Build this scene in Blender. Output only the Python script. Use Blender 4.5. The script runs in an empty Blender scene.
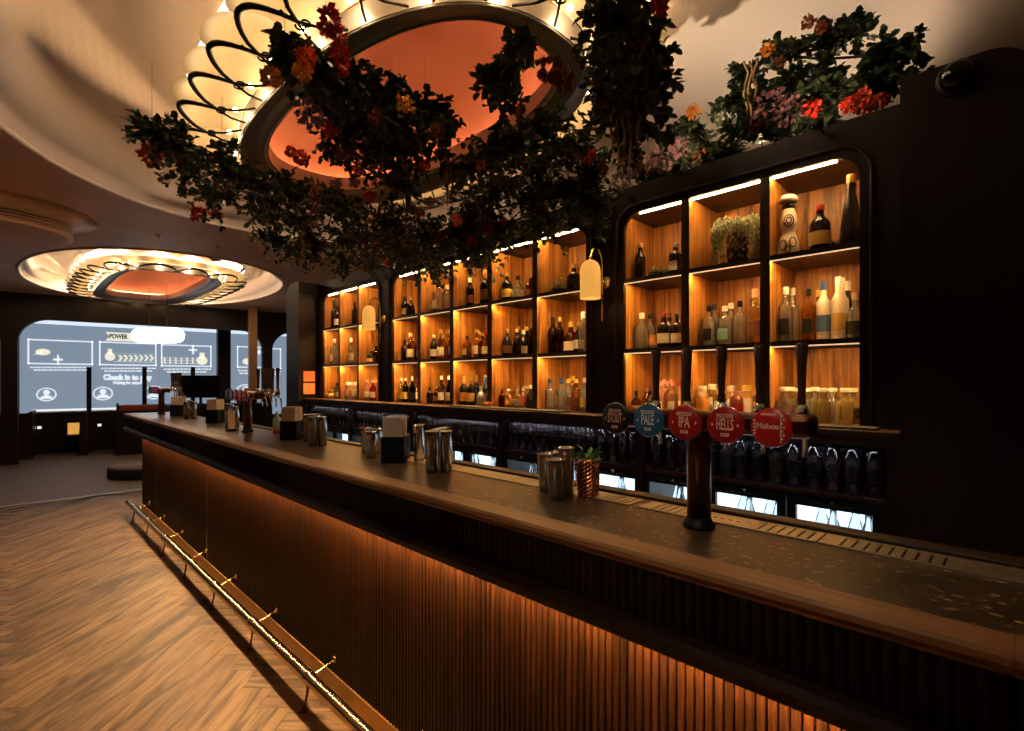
import bpy, bmesh, math, random
from mathutils import Vector, Matrix
from mathutils.geometry import tessellate_polygon
R = math.radians
PI = math.pi
scene = bpy.context.scene
COL = scene.collection
rnd = random.Random(7)

# ------------------------------------------------------------------ camera
HC = 1.48            # eye height
F = 508.0            # focal length in pixels of a 1024 px wide frame
S2 = math.sqrt(0.5)
cam_d = bpy.data.cameras.new('camera')
cam_d.sensor_width = 36.0
cam_d.lens = F / 1024 * 36
cam_d.shift_y = 15.5 / 1024
cam_d.clip_start = 0.02
cam = bpy.data.objects.new('camera', cam_d)
COL.objects.link(cam)
cam.location = (0, 0, HC)
cam.rotation_euler = (R(90), 0, R(-45))
scene.camera = cam

def ray(u):
    k = (u - 512) / F
    return (1 + k) * S2, (1 - k) * S2          # world x, y for unit depth

def at(u, v, d):
    rx, ry = ray(u)
    return Vector((rx * d, ry * d, HC + (381 - v) / F * d))

def y_on(u, x):                                 # y of the point on plane x seen in column u
    rx, ry = ray(u)
    return x * ry / rx

# ------------------------------------------------------------------ materials
def new_mat(name):
    m = bpy.data.materials.new(name)
    m.use_nodes = True
    nt = m.node_tree
    return m, nt, nt.nodes['Principled BSDF']

def plain(name, c, rough=0.5, metal=0.0, spec=0.5, trans=0.0, ior=1.45, coat=0.0, bump=0.0, bscale=60, var=0.0, vscale=8):
    m, nt, b = new_mat(name)
    b.inputs['Base Color'].default_value = (*c, 1)
    b.inputs['Roughness'].default_value = rough
    b.inputs['Metallic'].default_value = metal
    b.inputs['Specular IOR Level'].default_value = spec
    b.inputs['Transmission Weight'].default_value = trans
    b.inputs['IOR'].default_value = ior
    b.inputs['Coat Weight'].default_value = coat
    tc = nt.nodes.new('ShaderNodeTexCoord')
    if var > 0:
        n = nt.nodes.new('ShaderNodeTexNoise')
        n.inputs['Scale'].default_value = vscale
        n.inputs['Detail'].default_value = 5
        nt.links.new(tc.outputs['Object'], n.inputs['Vector'])
        mx = nt.nodes.new('ShaderNodeMixRGB')
        mx.inputs[1].default_value = (*[x * (1 - var) for x in c], 1)
        mx.inputs[2].default_value = (*[min(1, x * (1 + var)) for x in c], 1)
        nt.links.new(n.outputs['Fac'], mx.inputs[0])
        nt.links.new(mx.outputs[0], b.inputs['Base Color'])
    if bump > 0:
        n2 = nt.nodes.new('ShaderNodeTexNoise')
        n2.inputs['Scale'].default_value = bscale
        nt.links.new(tc.outputs['Object'], n2.inputs['Vector'])
        bp = nt.nodes.new('ShaderNodeBump')
        bp.inputs['Strength'].default_value = bump
        bp.inputs['Distance'].default_value = 0.01
        nt.links.new(n2.outputs['Fac'], bp.inputs['Height'])
        nt.links.new(bp.outputs['Normal'], b.inputs['Normal'])
    return m

def emit(name, c, s):
    m, nt, b = new_mat(name)
    b.inputs['Base Color'].default_value = (*[min(1, x) for x in c], 1)
    b.inputs['Emission Color'].default_value = (*c, 1)
    b.inputs['Emission Strength'].default_value = s
    return m

def wood(name, c1, c2, axis='z', rough=0.45, freq=1.0, coat=0.0, spec=0.5):
    m, nt, b = new_mat(name)
    tc = nt.nodes.new('ShaderNodeTexCoord')
    mp = nt.nodes.new('ShaderNodeMapping')
    sc = {'x': (1.2, 22, 22), 'y': (22, 1.2, 22), 'z': (22, 22, 1.2)}[axis]
    mp.inputs['Scale'].default_value = [s * freq for s in sc]
    nt.links.new(tc.outputs['Object'], mp.inputs['Vector'])
    n = nt.nodes.new('ShaderNodeTexNoise')
    n.inputs['Scale'].default_value = 1.5
    n.inputs['Detail'].default_value = 6
    n.inputs['Roughness'].default_value = 0.65
    n.inputs['Distortion'].default_value = 0.8
    nt.links.new(mp.outputs['Vector'], n.inputs['Vector'])
    cr = nt.nodes.new('ShaderNodeValToRGB')
    cr.color_ramp.elements[0].position = 0.32
    cr.color_ramp.elements[0].color = (*c1, 1)
    cr.color_ramp.elements[1].position = 0.7
    cr.color_ramp.elements[1].color = (*c2, 1)
    nt.links.new(n.outputs['Fac'], cr.inputs['Fac'])
    nt.links.new(cr.outputs['Color'], b.inputs['Base Color'])
    b.inputs['Roughness'].default_value = rough
    b.inputs['Coat Weight'].default_value = coat
    b.inputs['Specular IOR Level'].default_value = spec
    bp = nt.nodes.new('ShaderNodeBump')
    bp.inputs['Strength'].default_value = 0.15
    bp.inputs['Distance'].default_value = 0.003
    nt.links.new(n.outputs['Fac'], bp.inputs['Height'])
    nt.links.new(bp.outputs['Normal'], b.inputs['Normal'])
    return m

M = {}
M['walnut'] = wood('dark_walnut', (0.007, 0.003, 0.0018), (0.018, 0.0078, 0.0042), 'z', 0.5, spec=0.18)
M['walnut_y'] = wood('dark_walnut_along', (0.014, 0.0055, 0.003), (0.036, 0.015, 0.007), 'y', 0.45, spec=0.2)
M['nosing'] = wood('oiled_oak_edge', (0.20, 0.095, 0.038), (0.34, 0.17, 0.07), 'y', 0.38)
M['flute'] = wood('fluted_walnut', (0.0028, 0.0010, 0.0003), (0.034, 0.012, 0.0034), 'z', 0.45, spec=0.2)
M['oak'] = wood('shelf_oak', (0.095, 0.032, 0.005), (0.62, 0.27, 0.052), 'z', 0.45, 0.8)
M['oak_dark'] = wood('shelf_edge', (0.03, 0.013, 0.006), (0.06, 0.027, 0.012), 'y', 0.45)
M['brass'] = plain('brass', (0.83, 0.64, 0.33), 0.25, 1.0)
M['brass_old'] = plain('brushed_brass_plate', (0.62, 0.40, 0.13), 0.42, 0.8)
M['copper'] = plain('copper', (0.72, 0.28, 0.15), 0.25, 1.0)
M['steel'] = plain('steel', (0.62, 0.6, 0.58), 0.18, 1.0)
M['chrome'] = plain('chrome', (0.75, 0.75, 0.75), 0.08, 1.0)
M['bronze'] = plain('dark_bronze', (0.19, 0.09, 0.045), 0.28, 1.0)
M['iron'] = plain('wrought_iron', (0.012, 0.010, 0.009), 0.45, 0.6)
M['ringmetal'] = plain('grey_ring_metal', (0.36, 0.31, 0.28), 0.38, 0.5)
M['plaster'] = plain('ceiling_plaster', (0.60, 0.54, 0.52), 0.42, bump=0.05, bscale=30, var=0.06, vscale=2)
M['plaster_flat'] = plain('ceiling_plaster_flat', (0.70, 0.47, 0.32), 0.6, bump=0.05, bscale=30, var=0.15, vscale=2)
M['shade_cream'] = plain('cream_shell', (0.62, 0.48, 0.30), 0.5)
M['black'] = plain('black_plastic', (0.007, 0.007, 0.007), 0.5, spec=0.25)
M['blackmatte'] = plain('black_matte', (0.012, 0.011, 0.011), 0.75)
M['rubber'] = plain('rubber_mat', (0.012, 0.011, 0.010), 0.6, bump=0.8, bscale=160)
M['navy'] = plain('fridge_black', (0.006, 0.008, 0.013), 0.3)
M['white'] = plain('white_paint', (0.8, 0.8, 0.78), 0.4)
M['paper'] = plain('kraft_napkin_paper', (0.62, 0.47, 0.36), 0.8, var=0.1, vscale=40)
M['handle'] = plain('dark_tap_handle', (0.05, 0.022, 0.012), 0.25, coat=0.5)
M['glass'] = plain('clear_glass', (1, 1, 1), 0.02, trans=1.0, ior=1.45)
M['beer_glass'] = plain('washed_glass', (0.92, 0.90, 0.96), 0.03, trans=0.985, ior=1.45)
M['shelf_edge_line'] = emit('emissive_shelf_edge', (1.0, 0.68, 0.36), 0.9)  # weak emission draws a pale line along each shelf front
M['led'] = emit('warm_led', (1.0, 0.55, 0.18), 330.0)
M['led_top'] = emit('warm_led_top_row', (1.0, 0.58, 0.22), 230.0)
M['bar_led'] = emit('bar_front_led', (1.0, 0.67, 0.35), 175.0)
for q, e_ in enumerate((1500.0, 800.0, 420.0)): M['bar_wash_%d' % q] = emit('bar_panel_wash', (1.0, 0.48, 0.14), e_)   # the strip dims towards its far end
M['bulb'] = emit('warm_bulb', (1.0, 0.78, 0.46), 18.0)
M['cove_led'] = emit('dome_cove_led', (1.0, 0.62, 0.30), 15.0)
M['fridge_light'] = emit('fridge_backlight', (0.70, 0.86, 1.0), 1.6)
M['pendant'] = emit('pendant_glow', (1.0, 0.90, 0.78), 7.0)
M['amberglow'] = emit('amber_panel_glow', (1.0, 0.24, 0.07), 0.02)
M['niche'] = emit('niche_glow', (1.0, 0.46, 0.10), 0.7)
M['screen'] = emit('screen_blue_grey', (0.20, 0.26, 0.34), 1.0)
M['screen_top'] = emit('screen_white_band', (0.75, 0.86, 1.0), 1.0)
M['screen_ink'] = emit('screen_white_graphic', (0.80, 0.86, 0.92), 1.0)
M['screen_yel'] = emit('screen_cream_graphic', (0.85, 0.82, 0.66), 1.0)
M['ceramic'] = plain('white_ceramic', (0.78, 0.68, 0.52), 0.25)
M['ink'] = plain('dark_ink', (0.012, 0.010, 0.016), 0.4)
M['red_seat'] = plain('red_leather', (0.22, 0.03, 0.015), 0.4)
M['greyfloor'] = plain('grey_vinyl', (0.17, 0.125, 0.10), 0.5, var=0.2, vscale=3)
M['steelstrip'] = plain('threshold_steel', (0.5, 0.46, 0.42), 0.35, 0.7)
M['leaf'] = plain('dark_leaf', (0.045, 0.068, 0.028), 0.45, var=0.5, vscale=6)
M['leaf_pale'] = plain('pale_leaf', (0.48, 0.55, 0.33), 0.5, var=0.35, vscale=25)
M['mint'] = plain('mint_leaf', (0.10, 0.22, 0.04), 0.5, var=0.3, vscale=30)
M['stem'] = plain('brown_stem', (0.035, 0.022, 0.012), 0.7)
M['vine_red'] = plain('red_tassel', (0.16, 0.02, 0.015), 0.7)
M['vine_tan'] = plain('tan_rope', (0.28, 0.17, 0.08), 0.8)
M['tray'] = plain('perforated_steel', (0.62, 0.52, 0.40), 0.32, 0.9)
M['fl_red'] = plain('petal_red', (0.62, 0.035, 0.012), 0.55)
M['fl_orange'] = plain('petal_orange_red', (0.70, 0.10, 0.02), 0.55)
M['fl_yellow'] = plain('petal_amber', (0.70, 0.28, 0.03), 0.55)
M['fl_mauve'] = plain('petal_mauve', (0.34, 0.15, 0.17), 0.6)
M['fl_purple'] = plain('petal_purple', (0.30, 0.17, 0.32), 0.6)
M['fl_brown'] = plain('petal_rust', (0.25, 0.07, 0.02), 0.6)

def orange_sky():
    m, nt, b = new_mat('orange_sky_plaster')
    tc = nt.nodes.new('ShaderNodeTexCoord')
    n = nt.nodes.new('ShaderNodeTexNoise')
    n.inputs['Scale'].default_value = 1.6
    n.inputs['Detail'].default_value = 3
    nt.links.new(tc.outputs['Object'], n.inputs['Vector'])
    cr = nt.nodes.new('ShaderNodeValToRGB')
    cr.color_ramp.elements[0].position = 0.3
    cr.color_ramp.elements[0].color = (0.46, 0.13, 0.065, 1)
    cr.color_ramp.elements[1].position = 0.75
    cr.color_ramp.elements[1].color = (0.66, 0.25, 0.14, 1)
    nt.links.new(n.outputs['Fac'], cr.inputs['Fac'])
    nt.links.new(cr.outputs['Color'], b.inputs['Base Color'])
    b.inputs['Roughness'].default_value = 0.8
    return m
M['sky'] = orange_sky()

def stone():
    m, nt, b = new_mat('brown_terrazzo')
    tc = nt.nodes.new('ShaderNodeTexCoord')
    mp = nt.nodes.new('ShaderNodeMapping')
    mp.inputs['Scale'].default_value = (105, 60, 50)
    mp.inputs['Rotation'].default_value = (0, 0, 0.5)
    nt.links.new(tc.outputs['Object'], mp.inputs['Vector'])
    v = nt.nodes.new('ShaderNodeTexVoronoi')
    v.inputs['Scale'].default_value = 1.0
    nt.links.new(mp.outputs['Vector'], v.inputs['Vector'])
    sep = nt.nodes.new('ShaderNodeSeparateColor')
    nt.links.new(v.outputs['Color'], sep.inputs['Color'])
    # only some cells carry a chip, chips stay away from cell borders
    thr = nt.nodes.new('ShaderNodeMath'); thr.operation = 'MULTIPLY_ADD'
    nt.links.new(sep.outputs[0], thr.inputs[0]); thr.inputs[1].default_value = 0.85; thr.inputs[2].default_value = -0.37
    cmp_ = nt.nodes.new('ShaderNodeMath'); cmp_.operation = 'LESS_THAN'
    nt.links.new(v.outputs['Distance'], cmp_.inputs[0]); nt.links.new(thr.outputs[0], cmp_.inputs[1])
    n = nt.nodes.new('ShaderNodeTexNoise'); n.inputs['Scale'].default_value = 9; n.inputs['Detail'].default_value = 6
    nt.links.new(tc.outputs['Object'], n.inputs['Vector'])
    base = nt.nodes.new('ShaderNodeValToRGB')
    base.color_ramp.elements[0].position = 0.3; base.color_ramp.elements[0].color = (0.035, 0.023, 0.014, 1)
    base.color_ramp.elements[1].position = 0.75; base.color_ramp.elements[1].color = (0.085, 0.055, 0.033, 1)
    nt.links.new(n.outputs['Fac'], base.inputs['Fac'])
    chip = nt.nodes.new('ShaderNodeValToRGB')
    chip.color_ramp.elements[0].color = (0.14, 0.085, 0.045, 1)
    chip.color_ramp.elements[1].color = (0.46, 0.33, 0.19, 1)
    nt.links.new(sep.outputs[1], chip.inputs['Fac'])
    mx = nt.nodes.new('ShaderNodeMixRGB')
    nt.links.new(cmp_.outputs[0], mx.inputs[0]); nt.links.new(base.outputs[0], mx.inputs[1]); nt.links.new(chip.outputs[0], mx.inputs[2])
    nt.links.new(mx.outputs[0], b.inputs['Base Color'])
    b.inputs['Roughness'].default_value = 0.28
    b.inputs['Specular IOR Level'].default_value = 0.55
    return m
M['stone'] = stone()

def plank_mat():
    m, nt, b = new_mat('oak_parquet')
    at_ = nt.nodes.new('ShaderNodeAttribute'); at_.attribute_name = 'tone'
    uv = nt.nodes.new('ShaderNodeUVMap'); uv.uv_map = 'UVMap'
    mp = nt.nodes.new('ShaderNodeMapping'); mp.inputs['Scale'].default_value = (1.3, 9, 1)
    nt.links.new(uv.outputs['UV'], mp.inputs['Vector'])
    n = nt.nodes.new('ShaderNodeTexNoise'); n.inputs['Scale'].default_value = 1.7; n.inputs['Detail'].default_value = 4; n.inputs['Distortion'].default_value = 1.2
    nt.links.new(mp.outputs['Vector'], n.inputs['Vector'])
    cr = nt.nodes.new('ShaderNodeValToRGB')
    cr.color_ramp.elements[0].position = 0.33; cr.color_ramp.elements[0].color = (0.125, 0.075, 0.034, 1)
    cr.color_ramp.elements[1].position = 0.6; cr.color_ramp.elements[1].color = (0.40, 0.25, 0.115, 1)
    nt.links.new(n.outputs['Fac'], cr.inputs['Fac'])
    mul = nt.nodes.new('ShaderNodeMixRGB'); mul.blend_type = 'MULTIPLY'; mul.inputs[0].default_value = 1.0
    nt.links.new(cr.outputs['Color'], mul.inputs[1]); nt.links.new(at_.outputs['Color'], mul.inputs[2])
    nt.links.new(mul.outputs[0], b.inputs['Base Color'])
    b.inputs['Roughness'].default_value = 0.5
    return m
M['parquet'] = plank_mat()

_cache = {}
def tint_glass(c, rough=0.03, tr=1.0):
    k = ('g', c, rough, tr)
    if k not in _cache:
        _cache[k] = plain('tinted_glass', c, rough, trans=tr, ior=1.45)
    return _cache[k]
def solid(c, rough=0.4, metal=0.0):
    k = ('s', c, rough, metal)
    if k not in _cache:
        _cache[k] = plain('coloured_solid', c, rough, metal)
    return _cache[k]

# ------------------------------------------------------------------ mesh helpers
class MB:
    def __init__(self):
        self.v, self.f, self.sm = [], [], []
    def add(self, vs, fs, smooth=False, mat=None):
        o = len(self.v)
        for p in vs:
            p = Vector(p)
            self.v.append(mat @ p if mat is not None else p)
        for f in fs:
            self.f.append([i + o for i in f]); self.sm.append(smooth)
        return self
    def box(self, x0, x1, y0, y1, z0, z1, mat=None):
        vs = [(x, y, z) for x in (x0, x1) for y in (y0, y1) for z in (z0, z1)]
        fs = [(0, 1, 3, 2), (4, 6, 7, 5), (0, 4, 5, 1), (2, 3, 7, 6), (0, 2, 6, 4), (1, 5, 7, 3)]
        return self.add(vs, fs, False, mat)
    def lathe(self, prof, seg=16, c=(0, 0, 0), q=0.0, smooth=True, mat=None):
        # prof: (radius, z); q > 0 squares the cross section
        vs, fs = [], []
        n = len(prof)
        for r, z in prof:
            for i in range(seg):
                a = 2 * PI * (i + 0.5) / seg
                ca, sa = math.cos(a), math.sin(a)
                k = 1.0
                if q:
                    p = 2 + 6 * q
                    k = (abs(ca) ** p + abs(sa) ** p) ** (-1 / p) * (1 - 0.12 * q)
                vs.append((c[0] + r * k * ca, c[1] + r * k * sa, c[2] + z))
        for j in range(n - 1):
            for i in range(seg):
                i2 = (i + 1) % seg
                fs.append((j * seg + i, j * seg + i2, (j + 1) * seg + i2, (j + 1) * seg + i))
        if prof[0][0] > 1e-6: fs.append(tuple(range(seg - 1, -1, -1)))
        if prof[-1][0] > 1e-6: fs.append(tuple((n - 1) * seg + i for i in range(seg)))
        return self.add(vs, fs, smooth, mat)
    def tube(self, pts, r, seg=8, closed=False, mat=None, caps=True):
        pts = [Vector(p) for p in pts]
        n = len(pts)
        rs = r if isinstance(r, (list, tuple)) else [r] * n
        vs, fs = [], []
        up = None
        for i, p in enumerate(pts):
            a = pts[i - 1] if (i > 0 or closed) else p
            b = pts[(i + 1) % n] if (i < n - 1 or closed) else p
            t = (b - a)
            t = t.normalized() if t.length > 1e-9 else Vector((0, 0, 1))
            if up is None:
                up = Vector((0, 0, 1)) if abs(t.z) < 0.9 else Vector((1, 0, 0))
            s = t.cross(up)
            if s.length < 1e-6: s = t.cross(Vector((0.3, 1, 0.2)))
            s.normalize()
            up = s.cross(t).normalized()
            for k in range(seg):
                an = 2 * PI * k / seg
                vs.append(p + (s * math.cos(an) + up * math.sin(an)) * rs[i])
        m = n if closed else n - 1
        for i in range(m):
            for k in range(seg):
                k2 = (k + 1) % seg
                j = (i + 1) % n
                fs.append((i * seg + k, i * seg + k2, j * seg + k2, j * seg + k))
        if not closed and caps:
            fs.append(tuple(range(seg - 1, -1, -1)))
            fs.append(tuple((n - 1) * seg + k for k in range(seg)))
        return self.add(vs, fs, True, mat)
    def prism(self, outline, a0, a1, axis='x', holes=(), mat=None):
        # outline in the two other axes (cyclic order: x->(y,z), y->(x,z), z->(x,y))
        def p3(q, a):
            return {'x': (a, q[0], q[1]), 'y': (q[0], a, q[1]), 'z': (q[0], q[1], a)}[axis]
        loops = [list(outline)] + [list(h) for h in holes]
        tri = tessellate_polygon([[Vector((q[0], q[1], 0)) for q in l] for l in loops])
        flat = [q for l in loops for q in l]
        n = len(flat)
        vs = [p3(q, a0) for q in flat] + [p3(q, a1) for q in flat]
        fs = [tuple(t) for t in tri] + [tuple(i + n for i in reversed(t)) for t in tri]
        o = 0
        for l in loops:
            for i in range(len(l)):
                j = (i + 1) % len(l)
                fs.append((o + i, o + j, o + j + n, o + i + n))
            o += len(l)
        return self.add(vs, fs, False, mat)
    def sweep(self, prof, path, closed=False):
        # prof: (u, w) pairs; path: list of (point, uvec, wvec)
        vs, fs = [], []
        n, m = len(prof), len(path)
        for p, uu, ww in path:
            for a, b in prof:
                vs.append(Vector(p) + Vector(uu) * a + Vector(ww) * b)
        for i in range(m if closed else m - 1):
            j = (i + 1) % m
            for k in range(n):
                k2 = (k + 1) % n
                fs.append((i * n + k, i * n + k2, j * n + k2, j * n + k))
        if not closed:
            fs.append(tuple(range(n - 1, -1, -1))); fs.append(tuple((m - 1) * n + k for k in range(n)))
        return self.add(vs, fs, False)
    def grid(self, rows, smooth=True, closed=False):
        n = len(rows[0]); vs = [p for r in rows for p in r]; fs = []
        for j in range(len(rows) - 1):
            for i in range(n if closed else n - 1):
                i2 = (i + 1) % n
                fs.append((j * n + i, j * n + i2, (j + 1) * n + i2, (j + 1) * n + i))
        return self.add(vs, fs, smooth)
    def mesh(self, name, mat, fix=True):
        me = bpy.data.meshes.new(name)
        me.from_pydata([tuple(p) for p in self.v], [], self.f)
        me.polygons.foreach_set('use_smooth', self.sm)
        if mat is not None: me.materials.append(mat)
        if fix:
            bm = bmesh.new(); bm.from_mesh(me)
            bmesh.ops.recalc_face_normals(bm, faces=bm.faces)
            bm.to_mesh(me); bm.free()
        me.update()
        return me
    def build(self, name, mat, parent=None, loc=(0, 0, 0), rotz=0.0, bevel=0.0, fix=True):
        o = bpy.data.objects.new(name, self.mesh(name, mat, fix))
        COL.objects.link(o)
        o.location = loc; o.rotation_euler = (0, 0, rotz)
        if parent is not None: o.parent = parent
        if bevel:
            b = o.modifiers.new('bevel', 'BEVEL'); b.width = bevel; b.segments = 2; b.limit_method = 'ANGLE'
        return o

def tag(o, label=None, cat=None, group=None, kind=None):
    if label: o['label'] = label
    if cat: o['category'] = cat
    if group: o['group'] = group
    if kind: o['kind'] = kind
    return o

def empty(name, loc=(0, 0, 0), rotz=0.0):
    o = bpy.data.objects.new(name, None); COL.objects.link(o)
    o.location = loc; o.rotation_euler = (0, 0, rotz); o.empty_display_size = 0.1
    return o

def inst(name, me, parent=None, loc=(0, 0, 0), rotz=0.0, scale=(1, 1, 1)):
    o = bpy.data.objects.new(name, me); COL.objects.link(o)
    o.location = loc; o.rotation_euler = (0, 0, rotz); o.scale = scale
    if parent is not None: o.parent = parent
    return o

def copy_tree(o, parent=None):
    c = o.copy(); COL.objects.link(c); c.parent = parent
    for ch in list(o.children): copy_tree(ch, c)
    return c

def struct(o): return tag(o, kind='structure')

def text_obj(name, body, size, mat, parent, matrix, extrude=0.0006, sx=1.0, bold=0.0):
    cu = bpy.data.curves.new(name, 'FONT')
    cu.body = body; cu.size = size; cu.align_x = 'CENTER'; cu.align_y = 'CENTER'; cu.extrude = extrude
    cu.offset = bold; cu.resolution_u = 3
    tmp = bpy.data.objects.new(name, cu); COL.objects.link(tmp)
    dg = bpy.context.evaluated_depsgraph_get(); dg.update()
    me = bpy.data.meshes.new_from_object(tmp.evaluated_get(dg))
    bpy.data.objects.remove(tmp)
    me.materials.clear(); me.materials.append(mat)
    me.transform(matrix @ Matrix.Diagonal((sx, 1, 1, 1)))
    o = bpy.data.objects.new(name, me); COL.objects.link(o); o.parent = parent
    return o

def rrect(a0, a1, b0, b1, rad, corners=(1, 1, 1, 1), n=8):
    # corners: (a0b0, a1b0, a1b1, a0b1)
    pts = []
    for (ca, cb, s, fl) in ((a0, b0, 180, corners[0]), (a1, b0, 270, corners[1]), (a1, b1, 0, corners[2]), (a0, b1, 90, corners[3])):
        r = rad * fl
        if r <= 0: pts.append((ca, cb)); continue
        ox = ca + r if ca == a0 else ca - r
        oz = cb + r if cb == b0 else cb - r
        for i in range(n + 1):
            an = R(s + 90 * i / n)
            pts.append((ox + r * math.cos(an), oz + r * math.sin(an)))
    return pts

# ------------------------------------------------------------------ dimensions
ZB = 1.12                                        # bar top
YE, YN = 7.05, -0.6                              # far and near end of the bar
X_NOSE, X_STONE, X_DRIP0, X_DRIP1, X_LEDGE = 0.936, 1.013, 1.276, 1.363, 1.438
X_PANEL = 1.115
XC, ZC = 2.40, 1.283                             # back counter front edge and top
XS = 2.58                                        # front of the shelf wall
SHELF_Z = [1.283, 1.642, 2.053, 2.452]           # bottoms / tops of the rows
ZTOP = 2.61
CEIL = 3.05

# ------------------------------------------------------------------ room shell
def floor_planks():
    mb = MB(); tones = []; uvs = []
    L, Wd, g = 1.20, 0.15, 0.0008
    x0, x1, y0, y1 = -4.2, 3.4, -3.2, 8.43
    ca, sa = math.cos(R(45)), math.sin(R(45))
    r2 = random.Random(3)
    def quad(a0, a1, b0, b1, along):
        cs = [(a0 + g, b0 + g), (a1 - g, b0 + g), (a1 - g, b1 - g), (a0 + g, b1 - g)]
        w = [(ca * a - sa * b + 0.07, sa * a + ca * b) for a, b in cs]
        if max(p[0] for p in w) < x0 or min(p[0] for p in w) > x1 or max(p[1] for p in w) < y0 or min(p[1] for p in w) > y1: return
        w = [(min(max(p[0], x0), x1), min(max(p[1], y0), y1)) for p in w]
        mb.add([(p[0], p[1], 0.0) for p in w], [(0, 1, 2, 3)])
        t = r2.uniform(0.66, 1.06)
        tones.append((t, t * r2.uniform(0.94, 1.02), t * r2.uniform(0.88, 1.02), 1))
        ox, oy = r2.uniform(0, 50), r2.uniform(0, 50)
        if along == 'a': uvs.append([(ox + c[0] - a0, oy + c[1] - b0) for c in cs])
        else: uvs.append([(ox + c[1] - b0, oy + c[0] - a0) for c in cs])
    n = int(round(L / Wd))
    Lb = n * Wd
    for i in range(-70, 130):
        for j in range(-14, 14):
            # herringbone: staircase of horizontal and vertical planks
            a = i * Wd + j * 2 * Lb * 0.5 * 2 * 0.5
            bx, by = i * Wd + j * Lb, i * Wd - j * Lb
            quad(bx, bx + Lb, by, by + Wd, 'a')
            quad(bx, bx + Wd, by + Wd, by + Wd + Lb, 'b') if False else quad(bx - Wd, bx, by, by + Lb, 'b')
    me = mb.mesh('floor', M['parquet'], fix=False)
    at_ = me.attributes.new('tone', 'FLOAT_COLOR', 'CORNER')
    uvl = me.uv_layers.new(name='UVMap')
    for p in me.polygons:
        for k, li in enumerate(p.loop_indices):
            at_.data[li].color = tones[p.index]
            uvl.data[li].uv = uvs[p.index][k]
    o = bpy.data.objects.new('floor', me); COL.objects.link(o); struct(o)
floor_planks()
struct(MB().box(-4.2, 4.6, -3.2, 8.43, -0.08, -0.003).build('floor_base', M['blackmatte']))
struct(MB().box(-4.2, 6.5, 8.43, 17, -0.08, 0.0).build('floor_far', M['greyfloor']))
tag(MB().box(-4.1, 1.9, 8.42, 8.50, 0.0, 0.006).build('trim_1', M['steelstrip']), kind='structure')
struct(MB().box(4.6, 4.7, -3.2, 6.3, 0, 4).box(4.6, 6.5, 6.3, 6.4, 0, 4).box(6.4, 6.5, 6.3, 17, 0, 4).build('wall_right', M['plaster_flat']))
struct(MB().box(-4.3, -4.2, -3.2, 17, 0, 4).build('wall_left', M['walnut']))
struct(MB().box(-4.3, 4.7, -3.3, -3.2, 0, 4).build('wall_back', M['walnut']))

# ------------------------------------------------------------------ ceiling, coffers and ring lights
def sup(a, b, t, e=2.5):
    c, s = math.cos(t), math.sin(t)
    return (a * math.copysign(abs(c) ** (2 / e), c), b * math.copysign(abs(s) ** (2 / e), s))

def rim_pts(s, n, grow=0.0):
    out = []
    for i in range(n):
        t = 2 * PI * i / n
        c, q = math.cos(t), math.sin(t)
        a = (s[2] if c > 0 else s[0]) + grow
        b = (s[3] if q < 0 else s[1]) + grow
        p = sup(a, b, t, 2.15)
        out.append(p)
    return out
def oval(a, b, n=96, e=2.5): return [sup(a, b, 2 * PI * i / n, e) for i in range(n)]

COFFERS = [((1.72, 2.80), (2.02, 2.88, 2.6, 4.2)), ((1.77, 9.80), (1.62, 2.56, 1.62, 2.56))]
outer = [(-4.2, -3.2), (4.6, -3.2), (4.6, 6.3), (6.4, 6.3), (6.4, 11.9), (-4.2, 13.1)]
holes = [[(c[0] + p[0], c[1] + p[1]) for p in rim_pts(s, 96)] for c, s in COFFERS]
struct(MB().prism(outer, CEIL, CEIL + 0.05, 'z', holes).build('ceiling', M['plaster_flat']))
struct(MB().box(-4.3, 6.5, -3.3, 17, 4.0, 4.1).build('ceiling_upper', M['blackmatte']))

RA, RB = 0.71, 1.37                              # outer half-axes of the metal ring
def coffer(idx, c, s, ys=1.0, dy=0.0, e=2.5):
    # swooping plaster saucer from the rim to the ring
    rows = []
    N = 288
    ring = [(q[0], q[1] + dy) for q in oval(RA + 0.30, RB * ys + 0.30, N, e)]
    rim = rim_pts(s, N)
    for j in range(25):
        t = j / 24
        row = []
        for i in range(N):
            ph = 2 * PI * i / N
            x = rim[i][0] * (1 - t) + ring[i][0] * t
            y = rim[i][1] * (1 - t) + ring[i][1] * t
            up = 0.30 * math.sin(PI * t) ** 0.8 + 0.12 * t
            saw = (5 * ph / (2 * PI) + 0.9 * t + 0.25) % 1.0
            fold = saw ** 1.6 if saw < 0.86 else (0.86 ** 1.6) * 0.5 * (1 + math.cos(PI * (saw - 0.86) / 0.14))
            ridge = 0.27 * fold * math.sin(PI * min(1, t * 1.05)) ** 1.2 if t < 0.95 else 0
            up -= 0.10 * math.sin(PI * min(1, t * 3.0)) if t < 0.333 else 0
            row.append((x, y, CEIL + 0.05 * min(1, t * 20) + max(0, up - ridge)))
        rows.append(row)
    o = MB().grid(rows, True, True).build('ceiling_saucer', M['plaster'], None, (c[0], c[1], 0))
    struct(o)
    # rounded rim moulding
    pts = [(p[0], p[1], CEIL + 0.005) for p in rim_pts(s, N, 0.015)]
    struct(MB().tube(pts, 0.022, 8, True).build('trim_%d' % (idx + 2), M['plaster'], None, (c[0], c[1], 0)))

for i, (c, s) in enumerate(COFFERS): coffer(i, c, s, *((1.0, 0.0, 2.5) if i == 0 else (1.36, 0.42, 3.6)))

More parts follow.
